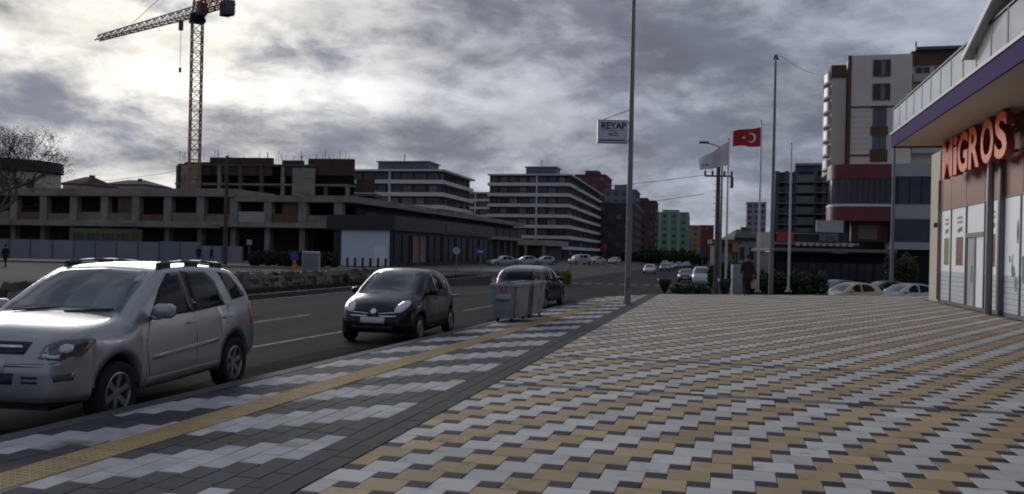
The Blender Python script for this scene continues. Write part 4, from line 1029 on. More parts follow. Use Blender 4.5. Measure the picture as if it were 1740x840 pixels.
for i in range(6):
    p = A(590+i*13, 452, 84); p.z = -0.16
    bo = MB(); bo.lathe([(0.11, 0), (0.11, 0.75), (0.13, 0.78), (0.13, 0.86), (0.07, 0.93), (0, 0.94)], 10)
    tag(bo.build('bollard', M_BLACK, None, True, p), 'black bollard in front of the white panel of the pavilion', 'bollard', 'bollards before the pavilion')

# ---- beige tower with red bay -------------------------------------------------------------------
YB = 104.0
def xsolve(o, th, px, yoff=0.0, py=330):
    r_ = ray(px, py).x; ox, oy = o.x+math.sin(th)*yoff, o.y+math.cos(th)*yoff
    return (r_*oy-ox)/(math.cos(th)+r_*math.sin(th))
tb = gz(A(1438, 430, YB)); bt = thing('apartment_tower', 'beige apartment tower with brown strips above a dark red curved bay', 'building', tb, -R(14))
e0 = tb.z; Z = lambda py: A(1500, py, YB).z-e0
XW = lambda px, yo=0.0: xsolve(tb, R(14), px, yo, 220)
M_BEI = mat('beige_render', (0.68, 0.61, 0.52), 0.88, var=0.08, scale=0.25); M_BEI2 = mat('beige_panel', (0.60, 0.54, 0.46), 0.88, var=0.08, scale=0.25); M_BRN = mat('brown_strip', (0.125, 0.062, 0.045), 0.85, var=0.12, scale=0.4)
wT = XW(1548); MB().box(0, wT, 0, 16, Z(375), Z(96)).build('wall', M_BEI, bt)
MB().box(0, wT+14, 3.5, 18, 0, Z(300)).build('lower_wall', M_CONCD, bt)
MB().box(-0.25, 0.15, -0.12, 0, Z(300), Z(96)).build('corner_strip', M_BRN, bt)
MB().box(-1.9, -0.26, 1.2, 11, Z(290), Z(112)).build('side_bay', M_BEI2, bt)
MB().box(-2.0, -0.27, 1.1, 11.1, Z(130), Z(108)).build('side_bay_cap', M_BRN, bt)
for k in range(7):                                     # curved balconies with pale glass down the left side
    zc_ = Z(288)+k*(Z(112)-Z(288))/7
    b = MB(); prof = [(-1.9-0.7*math.sin(a), 1.4+1.9*(1-math.cos(a))) for a in [math.pi*i/10 for i in range(11)]]
    b.prism([(x, y) for x, y in prof], zc_, zc_+0.22); b.build('balcony_slab', M_BEI, bt)
    b = MB(); vv = []
    for x, y in prof: vv += [(x, y, zc_+0.22), (x, y, zc_+1.25)]
    b.add(vv, [(2*i, 2*i+2, 2*i+3, 2*i+1) for i in range(10)]); b.build('balcony_glass', mat('pale_balcony_glass', (0.27, 0.28, 0.29), 0.4, var=0.15, scale=0.8), bt)
for py in (122, 162):
    link('window', window_mesh(1.95, 2.0, 1, M_GLASSB, M_FRAME), bt, (XW(1496), -0.004, Z(py+11))); link('curtain', window_mesh(0.5, 1.7, 0, M_CURT, M_CURT), bt, (XW(1496)+0.15, -0.05, Z(py+9)))
for py0, py1 in ((186, 217), (232, 256)):
    link('window', window_mesh(1.5, Z(py0)-Z(py1), 1, M_GL2, M_FRAME), bt, (XW(1494), -0.004, Z(py1)))
for py0, py1 in ((217, 232), (256, 277), (182, 186)):
    MB().box(XW(1494)-1.0, XW(1494)+0.95, -0.06, 0, Z(py1), Z(py0)).build('brown_panel', M_BRN, bt)
MB().box(0.16, wT, -0.10, 0, Z(185), Z(182.5)).build('string_course', M_BRN, bt)
MB().box(0.16, XW(1478), -0.10, 0, Z(267), Z(264)).build('string_course', M_BRN, bt)
for i in range(9):
    py = 190+i*9.2; MB().box(0.16, XW(1478), -0.035, 0, Z(py+0.8), Z(py)).build('cladding_joint', M_BEI2, bt)
# stepped wing with the brown roof storey and balconies
MB().box(wT, wT+9, 1.5, 16, Z(375), Z(112)).build('wing_wall', M_BEI, bt)
MB().box(wT+0.1, wT+10, 1.2, 16.2, Z(112), Z(88)).build('roof_storey', M_BRN, bt)
MB().box(XW(1555), XW(1556)+9, 0.5, 16.4, Z(88), Z(83)).build('roof_edge', M_FRAME, bt)
MB().tube((XW(1556), 0.9, Z(86)), (XW(1556), 0.9, Z(74)), 0.10).build('antenna', M_FRAME, bt)
for py in (128, 168, 208, 248):
    MB().box(wT+0.15, wT+8, 0.2, 1.5, Z(py+14), Z(py+1)).build('balcony', M_CREAM, bt)
    for i in range(3): link('window', window_mesh(1.7, Z(py-14)-Z(py+3), 1, M_GLASSB, M_WFRAME), bt, (wT+1.4+i*2.1, 1.5, Z(py+3)))
# red bay: rounded left corner, ribbon window
def bay(b, z0, z1, x0, x1, y0, r):
    pts = [(x1, y0), (x1, y0+4.5), (x0, y0+4.5), (x0, y0+r)]+[(x0+r-r*math.cos(a), y0+r-r*math.sin(a)) for a in [math.pi/2*i/8 for i in range(9)]]
    b.prism(pts, z0, z1)
X0, X1 = xsolve(tb, R(14), 1411, -2.6, 340), xsolve(tb, R(14), 1514, -2.6, 340)
M_BRED = mat('bay_red', (0.155, 0.022, 0.026), 0.5, var=0.12, scale=0.4)
for z0, z1, nm, m in ((Z(308), Z(284), 'red_band', M_BRED), (Z(350), Z(308), 'ribbon_window', M_GLASSB), (Z(354), Z(350), 'white_line', M_WHITE), (Z(378), Z(354), 'red_band', M_BRED)):
    b = MB(); bay(b, z0+0.001, z1-0.001, X0+(0.12 if nm == 'ribbon_window' else 0), X1, -2.6+(0.12 if nm == 'ribbon_window' else 0), 2.2); b.build(nm, m, bt)
for i in range(9): MB().box(X0+2.3+i*0.62, X0+2.36+i*0.62, -2.62, -2.48, Z(350)+0.005, Z(308)-0.005).build('mullion', M_BLACK, bt)
for z0, z1, nm, m in ((Z(304), Z(283), 'white_band', mat('white_cladding', (0.40, 0.40, 0.40), 0.7, var=0.1, scale=0.5)), (Z(350), Z(304), 'ribbon_window', M_GLASSB), (Z(374), Z(350), 'white_band', MATS['white_cladding']), (Z(412), Z(374), 'ribbon_window', M_GLASSB), (Z(424), Z(412), 'white_band', MATS['white_cladding'])):
    MB().box(X1+0.02, X1+12, -2.2+(0.12 if nm == 'ribbon_window' else 0), 1.2, z0+0.001, z1-0.001).build(nm, m, bt)
for i in range(8): MB().box(X1+0.8+i*1.25, X1+0.86+i*1.25, -2.24, -2.05, Z(350)+0.005, Z(304)-0.005).build('mullion', M_BLACK, bt)
MB().box(X0+2.2, X1+12, -1.2, 3.4, 0, Z(426)).build('shop_front', M_DARK, bt)
MB().box(X0+2.5, X1, -1.25, 0, Z(412), Z(379)).build('shop_wall', mat('dark_red_board', (0.085, 0.018, 0.018), 0.6, var=0.2), bt)
MB().box(X0+3.3, X1-1.2, -1.32, -1.26, Z(408), Z(384)).build('shop_board', mat('faded_board', (0.16, 0.13, 0.115), 0.7, var=0.3, scale=0.6), bt)

# ---- dark blue block left of the tower ------------------------------------------------------------
YBL = 128.0; pb_ = gz(A(1318, 430, YBL)); bb = thing('apartment_block', 'dark blue apartment block with recessed balconies beside the beige tower', 'building', pb_, -R(18))
Zb = lambda py: A(1370, py, YBL).z-pb_.z; Xb = lambda px: xsolve(pb_, R(18), px)
M_BLU = mat('slate_blue', (0.062, 0.085, 0.135), 0.8, var=0.15, scale=0.3); wB = Xb(1424)
MB().box(0, wB, 0.9, 16, 0, Zb(293)).build('wall', M_BLU, bb)
MB().box(Xb(1352), wB, 0.5, 12, Zb(293), Zb(283)).build('roof_storey', M_BLU, bb); MB().box(Xb(1350), wB+0.4, 0, 12.4, Zb(283), Zb(279)).build('roof', mat('grey_roof', (0.2, 0.2, 0.19), 0.8), bb)
for i, px in enumerate((1320, 1336, 1352, 1384, 1400, 1412)): MB().box(Xb(px)-0.3, Xb(px)+0.3, -0.1, 0.9, 0, Zb(292)).build('pilaster', M_BLU, bb)
for k in range(6):
    z = Zb(400)+k*(Zb(293)-Zb(400))/6; fh = (Zb(293)-Zb(400))/6
    MB().box(0.1, wB-0.1, -0.6, 0.88, z-0.12, z+0.08).build('balcony_slab', mat('blue_grey_slab', (0.13, 0.15, 0.18), 0.8, var=0.15), bb)
    MB().box(Xb(1353), Xb(1383), -0.62, -0.56, z+0.08, z+1.0).build('balcony_rail', mat('rail_glass_grey', (0.10, 0.115, 0.125), 0.3, var=0.3, scale=1.0), bb)
    for px in (1328, 1344, 1360, 1376, 1392, 1406): link('window', window_mesh(1.15, fh-1.0, 1, glass_pick(), M_FRAME), bb, (Xb(px), 0.9, z+0.4))
# ---- arcade of low shops with signs -----------------------------------------------------------------
YA = 84.0; pa_ = gz(A(1314, 430, YA)); ar = thing('shop_arcade', 'low dark shop arcade with a long pale canopy edge and small signs', 'building', pa_, -R(4))
Za = lambda py: A(1400, py, YA).z-pa_.z; Xa = lambda px: (A(px, 430, YA).x-pa_.x)
wA = Xa(1508); MB().box(0, wA, 0.8, 9, 0, Za(430)).build('shop_front', M_DARK, ar)
MB().box(-0.3, wA, -1.6, 9, Za(428), Za(423)).build('canopy', mat('canopy_edge', (0.17, 0.16, 0.15), 0.8, var=0.2), ar)
MB().box(0, wA-4, 0.2, 8, Za(422.5), Za(395)).build('upper_wall', mat('arcade_wall', (0.045, 0.04, 0.042), 0.8, var=0.3), ar)
MB().box(0.2, wA-5, 0.05, 0.19, Za(399), Za(397)).build('ledge', mat('ledge_pale', (0.2, 0.2, 0.2), 0.8), ar)
MB().box(0.1, wA-3, -0.1, 0.19, Za(417), Za(412.5)).build('sign_strip', mat('ledge_pale', (0.2, 0.2, 0.2), 0.8), ar)
MB().box(Xa(1319), Xa(1346), -0.25, -0.12, Za(411.5), Za(396)).build('sign_board', M_RED, ar)
MB().box(Xa(1383), Xa(1428), -0.3, -0.12, Za(395), Za(375)).build('white_board', mat('dull_white_board', (0.42, 0.42, 0.42), 0.7, var=0.1), ar)
MB().box(Xa(1388), Xa(1420), -0.28, -0.12, Za(411), Za(398)).build('patterned_board', mat('patterned', (0.14, 0.13, 0.15), 0.7, var=0.9, scale=2.5), ar)
for i in range(9): MB().box(Xa(1350)+i*0.62, Xa(1350)+i*0.62+0.42, -0.16, -0.101, Za(418.5), Za(413)).build('sign_letter_block', mat('pale_print', (0.42, 0.41, 0.40), 0.7), ar)
for i in range(7): link('shop_window', window_mesh(1.5, 2.2, 1, M_GLASSB, M_BLACK), ar, (1.2+i*1.55, 0.79, 0.2))
hs = house('house', 'small white house with a dark hipped roof beyond the flag poles', 1253, 1284, 404, 388, 105, mat('off_white_render', (0.30, 0.30, 0.30), 0.85), mat('black_roof', (0.02, 0.02, 0.022), 0.8), rz=-R(4), base=-1.1)
plain_block('shop_kiosk', 'low dark kiosk with an orange sign beside the small white house', gz(A(1254, 430, 98)), -R(6), 2.6, 4, hgt(1240, 414, 98), M_CONCD, 1, 1, 1, cat='kiosk')
e = MB(); p = A(1249, 420, 97.4); e.box(p.x-0.28, p.x+0.28, p.y-0.1, p.y+0.1, p.z-0.55, p.z+0.45); e.tube((p.x, p.y, -1.2), (p.x, p.y, p.z-0.5), 0.05)
tag(e.build('shop_sign', M_ORANGE), 'orange upright shop sign beside the dark kiosk', 'sign')

# ---- supermarket ----------------------------------------------------------------------------------
sm = thing('supermarket', 'supermarket with brown panels, white window posters and orange red lettering under a purple edged canopy', 'building', (0, 0, 0), -TH)
def s_at(px, t, py=430):
    d = ray(px, py); r_ = d.x/d.y; return t*(cT+sT*r_)/(cT*r_-sT)
TF = 8.25; sE = s_at(1583, TF)
M_SMC = mat('supermarket_cream', (0.62, 0.56, 0.45), 0.8, var=0.08, scale=0.6); M_SMB = mat('supermarket_brown_panel', (0.27, 0.07, 0.035), 0.45, var=0.12, scale=0.6); M_ALU = mat('aluminium_frame', (0.16, 0.16, 0.165), 0.45, 0.5, var=0.08)
M_POST = mat('poster_white', (0.80, 0.80, 0.82), 0.35, var=0.05, scale=0.8, emit=((0.9, 0.95, 1.0), 0.12)); M_PGRY = mat('poster_grey', (0.48, 0.515, 0.55), 0.4, var=0.06, scale=1, emit=((0.9, 0.95, 1.0), 0.06))  # faint glow added to whiten posters and door panels; no lamp behind them
SB = 1.0                                                 # building runs back past the camera
MB().box(TF+0.3, TF+14, SB, sE, -0.2, 6.3).build('wall', M_SMC, sm)
s1 = s_at(1597, TF)
MB().box(TF-0.05, TF+0.45, s1, sE+0.12, -0.05, 6.1).build('corner_pillar', M_SMC, sm)
zP = 3.68
sc_ = s_at(1700, TF)
edges = [s_at(px, TF) for px in (1597.5, 1615, 1640.5, 1672, 1695)]
MB().box(TF+0.05, TF+0.3, SB, s1-0.01, zP, 6.1).build('panel_backing', M_DARK, sm)
# brown cladding panels
ps = s1-0.03; i = 0
wid = [edges[0]-edges[1], edges[1]-edges[2], edges[2]-edges[3], edges[3]-edges[4]]
while ps > SB+0.5:
    w_ = wid[i] if i < 4 else 2.4
    for z0, z1 in ((zP+0.02, 4.95), (4.98, 6.09)):
        MB().bbox(TF, TF+0.08, max(SB, ps-w_+0.03), ps, z0, z1, 0.008).build('brown_panel', M_SMB, sm)
    ps -= w_; i += 1
# shop front: frames, posters, door
def bayf(sa, sb, nm, m, z0, z1, t0=None, name=None): return MB().box(TF+0.06 if t0 is None else t0, TF+0.16, sb, sa, z0, z1).build(nm, m, sm)
MB().box(TF+0.165, TF+0.29, SB, s1-0.02, 0.0, zP).build('glazing', M_GLASSB, sm)
fr = MB()
for s_ in edges+[edges[-1]-2.2, edges[-1]-5.0]: fr.box(TF-0.02, TF+0.17, s_-0.035, s_+0.035, 0.0, zP+0.015)
fr.box(TF-0.015, TF+0.164, SB, s1-0.02, -0.02, 0.10); fr.box(TF-0.012, TF+0.164, SB, s1-0.02, zP-0.03, zP+0.018); fr.build('shop_frame', M_ALU, sm)
bays = [(edges[0], edges[1]), (edges[1], edges[2]), (edges[3], edges[4]), (sc_-0.30, sc_-3.4), (sc_-3.5, sc_-6.5)]
fruit = [mat('print_fruit', (0.24, 0.27, 0.06), 0.4, var=0.7, scale=9), mat('print_meat', (0.26, 0.075, 0.05), 0.4, var=0.9, scale=8), mat('print_dairy', (0.28, 0.035, 0.05), 0.4, var=0.8, scale=7)]
M_PTXT = mat('print_red_text', (0.42, 0.12, 0.12), 0.5, var=0.3, scale=20); M_PDK = mat('print_dark_text', (0.06, 0.06, 0.07), 0.5, var=0.3, scale=20); M_TEAL = mat('print_teal', (0.07, 0.19, 0.15), 0.5, var=0.4, scale=10)
for i, (sa, sb) in enumerate(bays):
    sa -= 0.05; sb += 0.05; w_ = sa-sb
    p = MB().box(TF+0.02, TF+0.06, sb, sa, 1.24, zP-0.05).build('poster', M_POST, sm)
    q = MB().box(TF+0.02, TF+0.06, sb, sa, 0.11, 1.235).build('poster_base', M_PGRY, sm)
    for k in range(6): MB().box(TF+0.014, TF+0.02, sb+0.02, sa-0.02, 0.2+k*0.17, 0.212+k*0.17).build('blind_line', M_ALU, q)
    if i < 3:
        c_ = (sa+sb)/2-0.05*w_
        MB().box(TF+0.013, TF+0.02, c_-w_*0.26, c_+w_*0.22, 1.5, 2.55).build('printed_picture', fruit[i], p)
        for k in range(2): MB().box(TF+0.013, TF+0.02, c_-w_*0.2, c_+w_*0.16, 3.22-k*0.16, 3.31-k*0.16).build('printed_line', M_PTXT, p)
        b = MB(); b.add([(TF+0.013, c_-w_*0.2, 2.78), (TF+0.013, c_+w_*0.12, 2.70), (TF+0.013, c_+w_*0.12, 2.86), (TF+0.013, c_-w_*0.2, 2.94)], [(0, 1, 2, 3)]); b.build('printed_line', M_PDK, p)
    else:
        rq = random.Random(i)
        for (ds, z, w2, h2, m) in ((0.55, 1.75, 0.14, 0.14, M_PDK), (0.85, 1.42, 0.34, 0.22, M_TEAL), (0.80, 1.72, 0.10, 0.28, M_TEAL), (1.15, 1.02, 0.26, 0.24, M_TEAL), (1.0, 1.30, 0.16, 0.1, M_PDK), (1.25, 2.55, 0.2, 0.4, M_PDK), (1.9, 1.5, 0.5, 0.6, M_TEAL)):
            b = MB(); n = 9; b.add([(TF+0.012, sa-ds+w2/2*math.cos(6.28*j/n)*rq.uniform(.7, 1.2), z+h2*math.sin(6.28*j/n)*rq.uniform(.6, 1.1)) for j in range(n)], [tuple(range(n))]); b.build('printed_picture', m, p)
dr = MB().box(TF+0.03, TF+0.09, edges[3]+0.05, edges[2]-0.05, 2.66, zP-0.05).build('door_transom', M_POST, sm)
for k in range(2):
    a_ = edges[3]+0.06+(edges[2]-edges[3]-0.12)*k/2; b_ = a_+(edges[2]-edges[3]-0.16)/2
    d_ = MB(); d_.box(TF+0.03, TF+0.09, a_, b_, 0.03, 2.5).build('door', M_POST if k == 0 else mat('door_print', (0.6, 0.6, 0.61), 0.3, var=0.1), sm)
    fr = MB(); fr.box(TF+0.0, TF+0.03, a_, a_+0.07, 0.03, 2.5); fr.box(TF+0.0, TF+0.03, b_-0.07, b_, 0.03, 2.5); fr.build('door_frame', M_ALU, sm)
    MB().tube((TF-0.05, (b_ if k == 0 else a_)-(0.12 if k == 0 else -0.12), 0.9), (TF-0.05, (b_ if k == 0 else a_)-(0.12 if k == 0 else -0.12), 1.5), 0.018).build('door_handle', M_CHR, sm)
MB().box(TF-0.03, TF+0.09, edges[3]+0.03, edges[2]-0.03, 2.5, 2.66).build('door_header', M_ALU, sm)
MB().tube((TF-0.32, sc_, 0), (TF-0.32, sc_, 6.1), 0.105, n=16).build('steel_column', mat('steel_column_grey', (0.20, 0.20, 0.205), 0.4, 0.5, var=0.08), sm)
MB().box(TF-0.1, TF+0.1, sc_-0.30, sc_+0.02, 0.0, 6.1).build('column_backing', M_ALU, sm)
MB().tube((TF-0.10, s1-0.1, 4.9), (TF-0.10, s1-0.1, 0.1), 0.03).build('cable_pipe', M_ALU, sm)
MB().bbox(TF-0.22, TF-0.06, s1+0.1, s1+0.3, 3.0, 3.2, 0.03).build('security_camera', M_FRAME, sm)
# canopy with purple fascia and glass balustrade
TC = 6.08; sC = s_at(1510, TC); zc0 = 6.1
MB().box(TC+0.06, TF+14, SB, sC-0.06, zc0, zc0+0.16).build('soffit', M_SMC, sm)
M_PUR = mat('purple_fascia', (0.062, 0.036, 0.14), 0.85, var=0.1, scale=0.8, spec=0.15)
MB().box(TC, TC+0.06, SB, sC, zc0-0.06, zc0+0.44).build('fascia', M_PUR, sm)
MB().box(TC+0.06, TF+10, sC-0.06, sC, zc0-0.06, zc0+0.44).build('fascia_end', M_PUR, sm)
MB().box(TC-0.04, TC+0.3, SB, sC+0.04, zc0+0.445, zc0+0.53).build('fascia_cap', M_ALU, sm)
M_BALG = mat('balustrade_glass', (0.62, 0.63, 0.62), 0.12, 0.75, var=0.08, scale=1.0)
sp = sC; i = 0
while sp > SB+2:
    nx = sp-1.32
    MB().box(TC+0.05, TC+0.09, sp-0.05, sp+0.01, zc0+0.53, zc0+1.45).build('balustrade_post', M_BLACK, sm)
    MB().box(TC+0.055, TC+0.075, nx+0.05, sp-0.09, zc0+0.58, zc0+1.40).build('balustrade_panel', M_BALG, sm); sp = nx
MB().box(TC+0.04, TC+0.11, SB+2, sC+0.01, zc0+1.45, zc0+1.50).build('handrail', M_BLACK, sm)
for k in range(6):
    t0 = TC+0.15+k*1.32; MB().box(t0, t0+1.2, sC-0.09, sC-0.07, zc0+0.58, zc0+1.40).build('balustrade_panel', M_BALG, sm); MB().box(t0+1.22, t0+1.27, sC-0.1, sC-0.06, zc0+0.53, zc0+1.45).build('balustrade_post', M_BLACK, sm)
MB().box(TC+0.15, TF+6, sC-0.12, sC-0.05, zc0+1.45, zc0+1.50).build('handrail', M_BLACK, sm)
# roofed terrace behind the balustrade: gable with white raking edge
sG = s_at(1641, TC)
MB().box(TC+0.12, TC+0.5, sG-1.0, sG-0.35, zc0+0.53, 7.35).build('terrace_pillar', M_ALU, sm)
b = MB(); r0, r1 = (sG+0.15, 7.02), (sG-9.0, 10.0)
b.add([(TC-0.1, r0[0], r0[1]), (TC-0.1, r1[0], r1[1]), (TC-0.1, r1[0], r1[1]+0.10), (TC-0.1, r0[0], r0[1]+0.10), (TF+12, r0[0], r0[1]), (TF+12, r1[0], r1[1]), (TF+12, r1[0], r1[1]+0.10), (TF+12, r0[0], r0[1]+0.10)],
      [(0, 1, 2, 3), (7, 6, 5, 4), (3, 2, 6, 7), (1, 0, 4, 5), (0, 3, 7, 4), (2, 1, 5, 6)]); b.build('terrace_roof', mat('roof_grey_metal', (0.55, 0.55, 0.56), 0.6, 0.0, var=0.1), sm)
b = MB(); b.add([(TC-0.16, r0[0]+0.05, r0[1]-0.02), (TC-0.16, r1[0], r1[1]-0.02), (TC-0.16, r1[0], r1[1]+0.14), (TC-0.16, r0[0]+0.05, r0[1]+0.14), (TC-0.1, r0[0]+0.05, r0[1]-0.02), (TC-0.1, r1[0], r1[1]-0.02), (TC-0.1, r1[0], r1[1]+0.14), (TC-0.1, r0[0]+0.05, r0[1]+0.14)],
      [(0, 1, 2, 3), (7, 6, 5, 4), (3, 2, 6, 7), (1, 0, 4, 5), (0, 3, 7, 4), (2, 1, 5, 6)]); b.build('roof_edge_trim', M_WHITE, sm)
b = MB(); b.prism_x([(sG-0.6, 7.05), (sG-0.6, 7.2), (sG-9, 9.9), (sG-9, 7.05)], TC+1.0, TC+1.1); b.build('gable_wall', mat('terrace_grey', (0.42, 0.42, 0.425), 0.7, var=0.1, scale=0.5), sm)
MB().box(TC+1.0, TC+1.1, sG-9, sG-0.6, zc0+0.2, 7.05).build('terrace_glazing', M_GLASSB, sm)
# letters
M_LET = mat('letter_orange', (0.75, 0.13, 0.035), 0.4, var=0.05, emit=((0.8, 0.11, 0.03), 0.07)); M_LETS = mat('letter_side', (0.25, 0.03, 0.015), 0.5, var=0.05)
TL = 7.72; sa, sb = s_at(1606, TL, 260), s_at(1719, TL, 230); widths = [('M', 1.55), ('i', 0.55), ('G', 1.35), ('R', 1.30), ('O', 1.42), ('S', 1.22)]
tot = sum(w for _, w in widths); pos = sa
for ch, w_ in widths:
    wl = (sa-sb)*w_/tot
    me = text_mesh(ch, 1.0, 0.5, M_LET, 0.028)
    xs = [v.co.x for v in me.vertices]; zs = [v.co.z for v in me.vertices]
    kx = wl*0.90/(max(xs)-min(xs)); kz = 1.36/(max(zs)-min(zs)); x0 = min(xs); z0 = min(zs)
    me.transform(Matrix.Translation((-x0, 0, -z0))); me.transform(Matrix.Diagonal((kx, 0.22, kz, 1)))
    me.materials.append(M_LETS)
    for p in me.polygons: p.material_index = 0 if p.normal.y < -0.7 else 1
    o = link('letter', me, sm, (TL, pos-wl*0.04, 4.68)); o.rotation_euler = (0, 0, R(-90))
    pos -= wl
MB().box(TL+0.12, TL+0.18, sb, sa, 4.8, 4.88).build('letter_rail', M_BLACK, sm); MB().box(TL+0.12, TL+0.18, sb, sa, 5.6, 5.68).build('letter_rail', M_BLACK, sm)
# ================================================================== STREET FURNITURE
# ---- waste containers -------------------------------------------------------------------------
M_BIN = mat('zinc_container', (0.33, 0.35, 0.38), 0.5, 0.45, var=0.22, scale=2.5, dirt=((0.10, 0.10, 0.105), 2.0, 0.5, 0.8))
def container(label, loc, rz):
    t = thing('waste_container', label, 'container', loc, rz, 'metal waste containers at the kerb'); l, w, z0, z1 = 1.34, 0.58, 0.09, 0.88
    b = MB(); a = 0.05
    b.add([(a, a, z0), (w-a, a, z0), (w-a, l-a, z0), (a, l-a, z0), (0, 0, z1), (w, 0, z1), (w, l, z1), (0, l, z1)], [(3, 2, 1, 0), (0, 1, 5, 4), (1, 2, 6, 5), (2, 3, 7, 6), (3, 0, 4, 7)])
    ins = MB(); b.build('tub', M_BIN, t)
    rm = MB(); rm.bbox(-0.03, w+0.03, -0.03, 0.03, z1-0.05, z1+0.02, 0.008); rm.bbox(-0.03, w+0.03, l-0.03, l+0.03, z1-0.05, z1+0.02, 0.008); rm.bbox(-0.03, 0.03, 0.03, l-0.03, z1-0.05, z1+0.019, 0.008); rm.bbox(w-0.03, w+0.03, 0.03, l-0.03, z1-0.05, z1+0.019, 0.008); rm.build('rim', M_BIN, t)
    MB().box(0.03, w-0.03, 0.03, l-0.03, z1-0.25, z1-0.2).build('rubbish', M_BLACK, t)
    for y in (-0.03,):
        rb_ = MB(); rb_.add([(w-0.045, y+0.03, z0), (w-0.02, y+0.03, z0), (w+0.025, y+0.03, z1-0.05), (w-0.0, y+0.03, z1-0.05), (w-0.045, y+0.07, z0), (w-0.02, y+0.07, z0), (w+0.025, y+0.07, z1-0.05), (w, y+0.07, z1-0.05)], [(0, 1, 2, 3), (7, 6, 5, 4), (1, 5, 6, 2), (3, 2, 6, 7), (0, 4, 5, 1)]); rb_.build('rib', M_FRAME, t)
    MB().box(0.12, w-0.1, -0.012, 0.012, 0.55, 0.66).build('label_plate', mat('plate_pale', (0.40, 0.42, 0.45), 0.5, var=0.1), t)
    MB().box(0.20, w-0.22, -0.02, 0.0, 0.70, 0.86).build('sticker', mat('sticker_red', (0.30, 0.13, 0.13), 0.5, var=0.5, scale=20), t)
    MB().tube((0.12, -0.06, 0.52), (w-0.12, -0.06, 0.52), 0.016).build('handle_bar', M_FRAME, t)
    for x in (0.12, w-0.12):
        for y in (0.15, l-0.15):
            c = MB(); c.tube((x-0.02, y, 0.06), (x+0.02, y, 0.06), 0.06, n=14); c.box(x-0.03, x+0.03, y-0.03, y+0.03, 0.06, z0); c.build('castor', M_RUB, t, False)
    return t
bp = A(832, 548, 21.0); bp.z = -0.134; th = R(16)
ey = Vector((math.sin(th), math.cos(th), 0)); ex = Vector((math.cos(th), -math.sin(th), 0))
bl = A(834, 545, 20.5); bl.z = 0.001
container('galvanised waste container with a red sticker on its end, beside the black hatchback', bl, -th)
container('galvanised waste container next in line towards the dark hatchback', bl+ey*1.50+ex*0.03, -th)

# ---- tall lamp post with the clinic sign ------------------------------------------------------
def lamp_post(name, label, base, H, r0, r1, arm_dir, arm_len=1.6, head=True):
    t = thing(name, label, 'lamp post', base)
    p = MB(); p.lathe([(r0*1.9, 0), (r0*1.9, 0.02), (r0*1.05, 0.03), (r0, 0.5)], 16); p.tube((0, 0, 0.02), (0, 0, H), r0, r1, 16); p.build('pole', M_POLE, t, False)
    MB().box(-0.05, 0.05, -r0-0.015, -r0+0.03, 0.5, 0.9).build('service_door', M_FRAME, t)
    for i in range(4):
        a = R(45+90*i); MB().tube((r0*1.6*math.cos(a), r0*1.6*math.sin(a), 0), (r0*1.6*math.cos(a), r0*1.6*math.sin(a), 0.07), 0.018, n=6).build('anchor_bolt', M_STEELG, t)
    d = Vector(arm_dir).normalized()
    a_ = MB(); a_.path([Vector((0, 0, H-0.05)), Vector((0, 0, H))+d*0.25+Vector((0, 0, 0.25)), Vector((0, 0, H+0.4))+d*arm_len], r1*0.8, 8); a_.build('arm', M_POLE, t)
    h = MB(); q = Vector((0, 0, H+0.42))+d*arm_len; e2 = d.cross(Vector((0, 0, 1)))
    h.add([q-d*0.05+e2*0.1-Vector((0, 0, .05)), q+d*0.75+e2*0.14-Vector((0, 0, .04)), q+d*0.75-e2*0.14-Vector((0, 0, .04)), q-d*0.05-e2*0.1-Vector((0, 0, .05)), q-d*0.05+e2*0.05+Vector((0, 0, .07)), q+d*0.7+e2*0.06+Vector((0, 0, .06)), q+d*0.7-e2*0.06+Vector((0, 0, .06)), q-d*0.05-e2*0.05+Vector((0, 0, .07))],
          [(3, 2, 1, 0), (4, 5, 6, 7), (0, 1, 5, 4), (1, 2, 6, 5), (2, 3, 7, 6), (3, 0, 4, 7)]); h.build('lamp_head', M_FRAME, t)
    return t
pp_ = G(1066, 517, 0.0)
lp = lamp_post('lamp_post', 'tall grey lamp post at the sidewalk border carrying the lightbox sign', pp_, 11.2, 0.105, 0.062, (-0.9, -0.2, 0))
sg_ = thing('lightbox_sign', 'white lightbox sign with blue REYAP lettering bracketed to the tall lamp post', 'sign', Vector((pp_.x-0.62, pp_.y, 5.33)), 0.0)
b = MB(); b.bbox(-0.5, 0.5, -0.09, 0.09, 0, 0.77, 0.012); b.build('case', M_STEELG, sg_)
MB().box(-0.465, 0.465, -0.096, -0.088, 0.035, 0.735).build('face', mat('sign_white', (0.52, 0.54, 0.58), 0.35, var=0.04), sg_)
me = text_mesh('REYAP', 0.27, 0.004, mat('sign_navy', (0.015, 0.03, 0.16), 0.4), 0.008); xs = [v.co.x for v in me.vertices]; me.transform(Matrix.Diagonal((0.82/(max(xs)-min(xs)), 1, 1.15, 1)))
link('lettering', me, sg_, (0.02, -0.101, 0.47))
me = text_mesh('ACİL', 0.15, 0.003, M_RED, 0.004); link('lettering', me, sg_, (0.03, -0.10, 0.24))
MB().box(-0.42, 0.42, -0.1, -0.096, 0.07, 0.115).build('blue_bar', mat('sign_navy', (0.015, 0.03, 0.16), 0.4), sg_)
MB().box(-0.36, 0.40, -0.1, -0.096, 0.41, 0.425).build('thin_line', mat('sign_line', (0.2, 0.25, 0.4), 0.4), sg_)
br = MB(); br.bar((0.45, 0, 0.70), (0.62, 0, 0.70), 0.035); br.bar((0.45, 0, 0.08), (0.62, 0, 0.08), 0.035); br.bar((-0.3, 0, 0.78), (0.62, 0, 1.15), 0.02); br.build('bracket', M_FRAME, sg_)
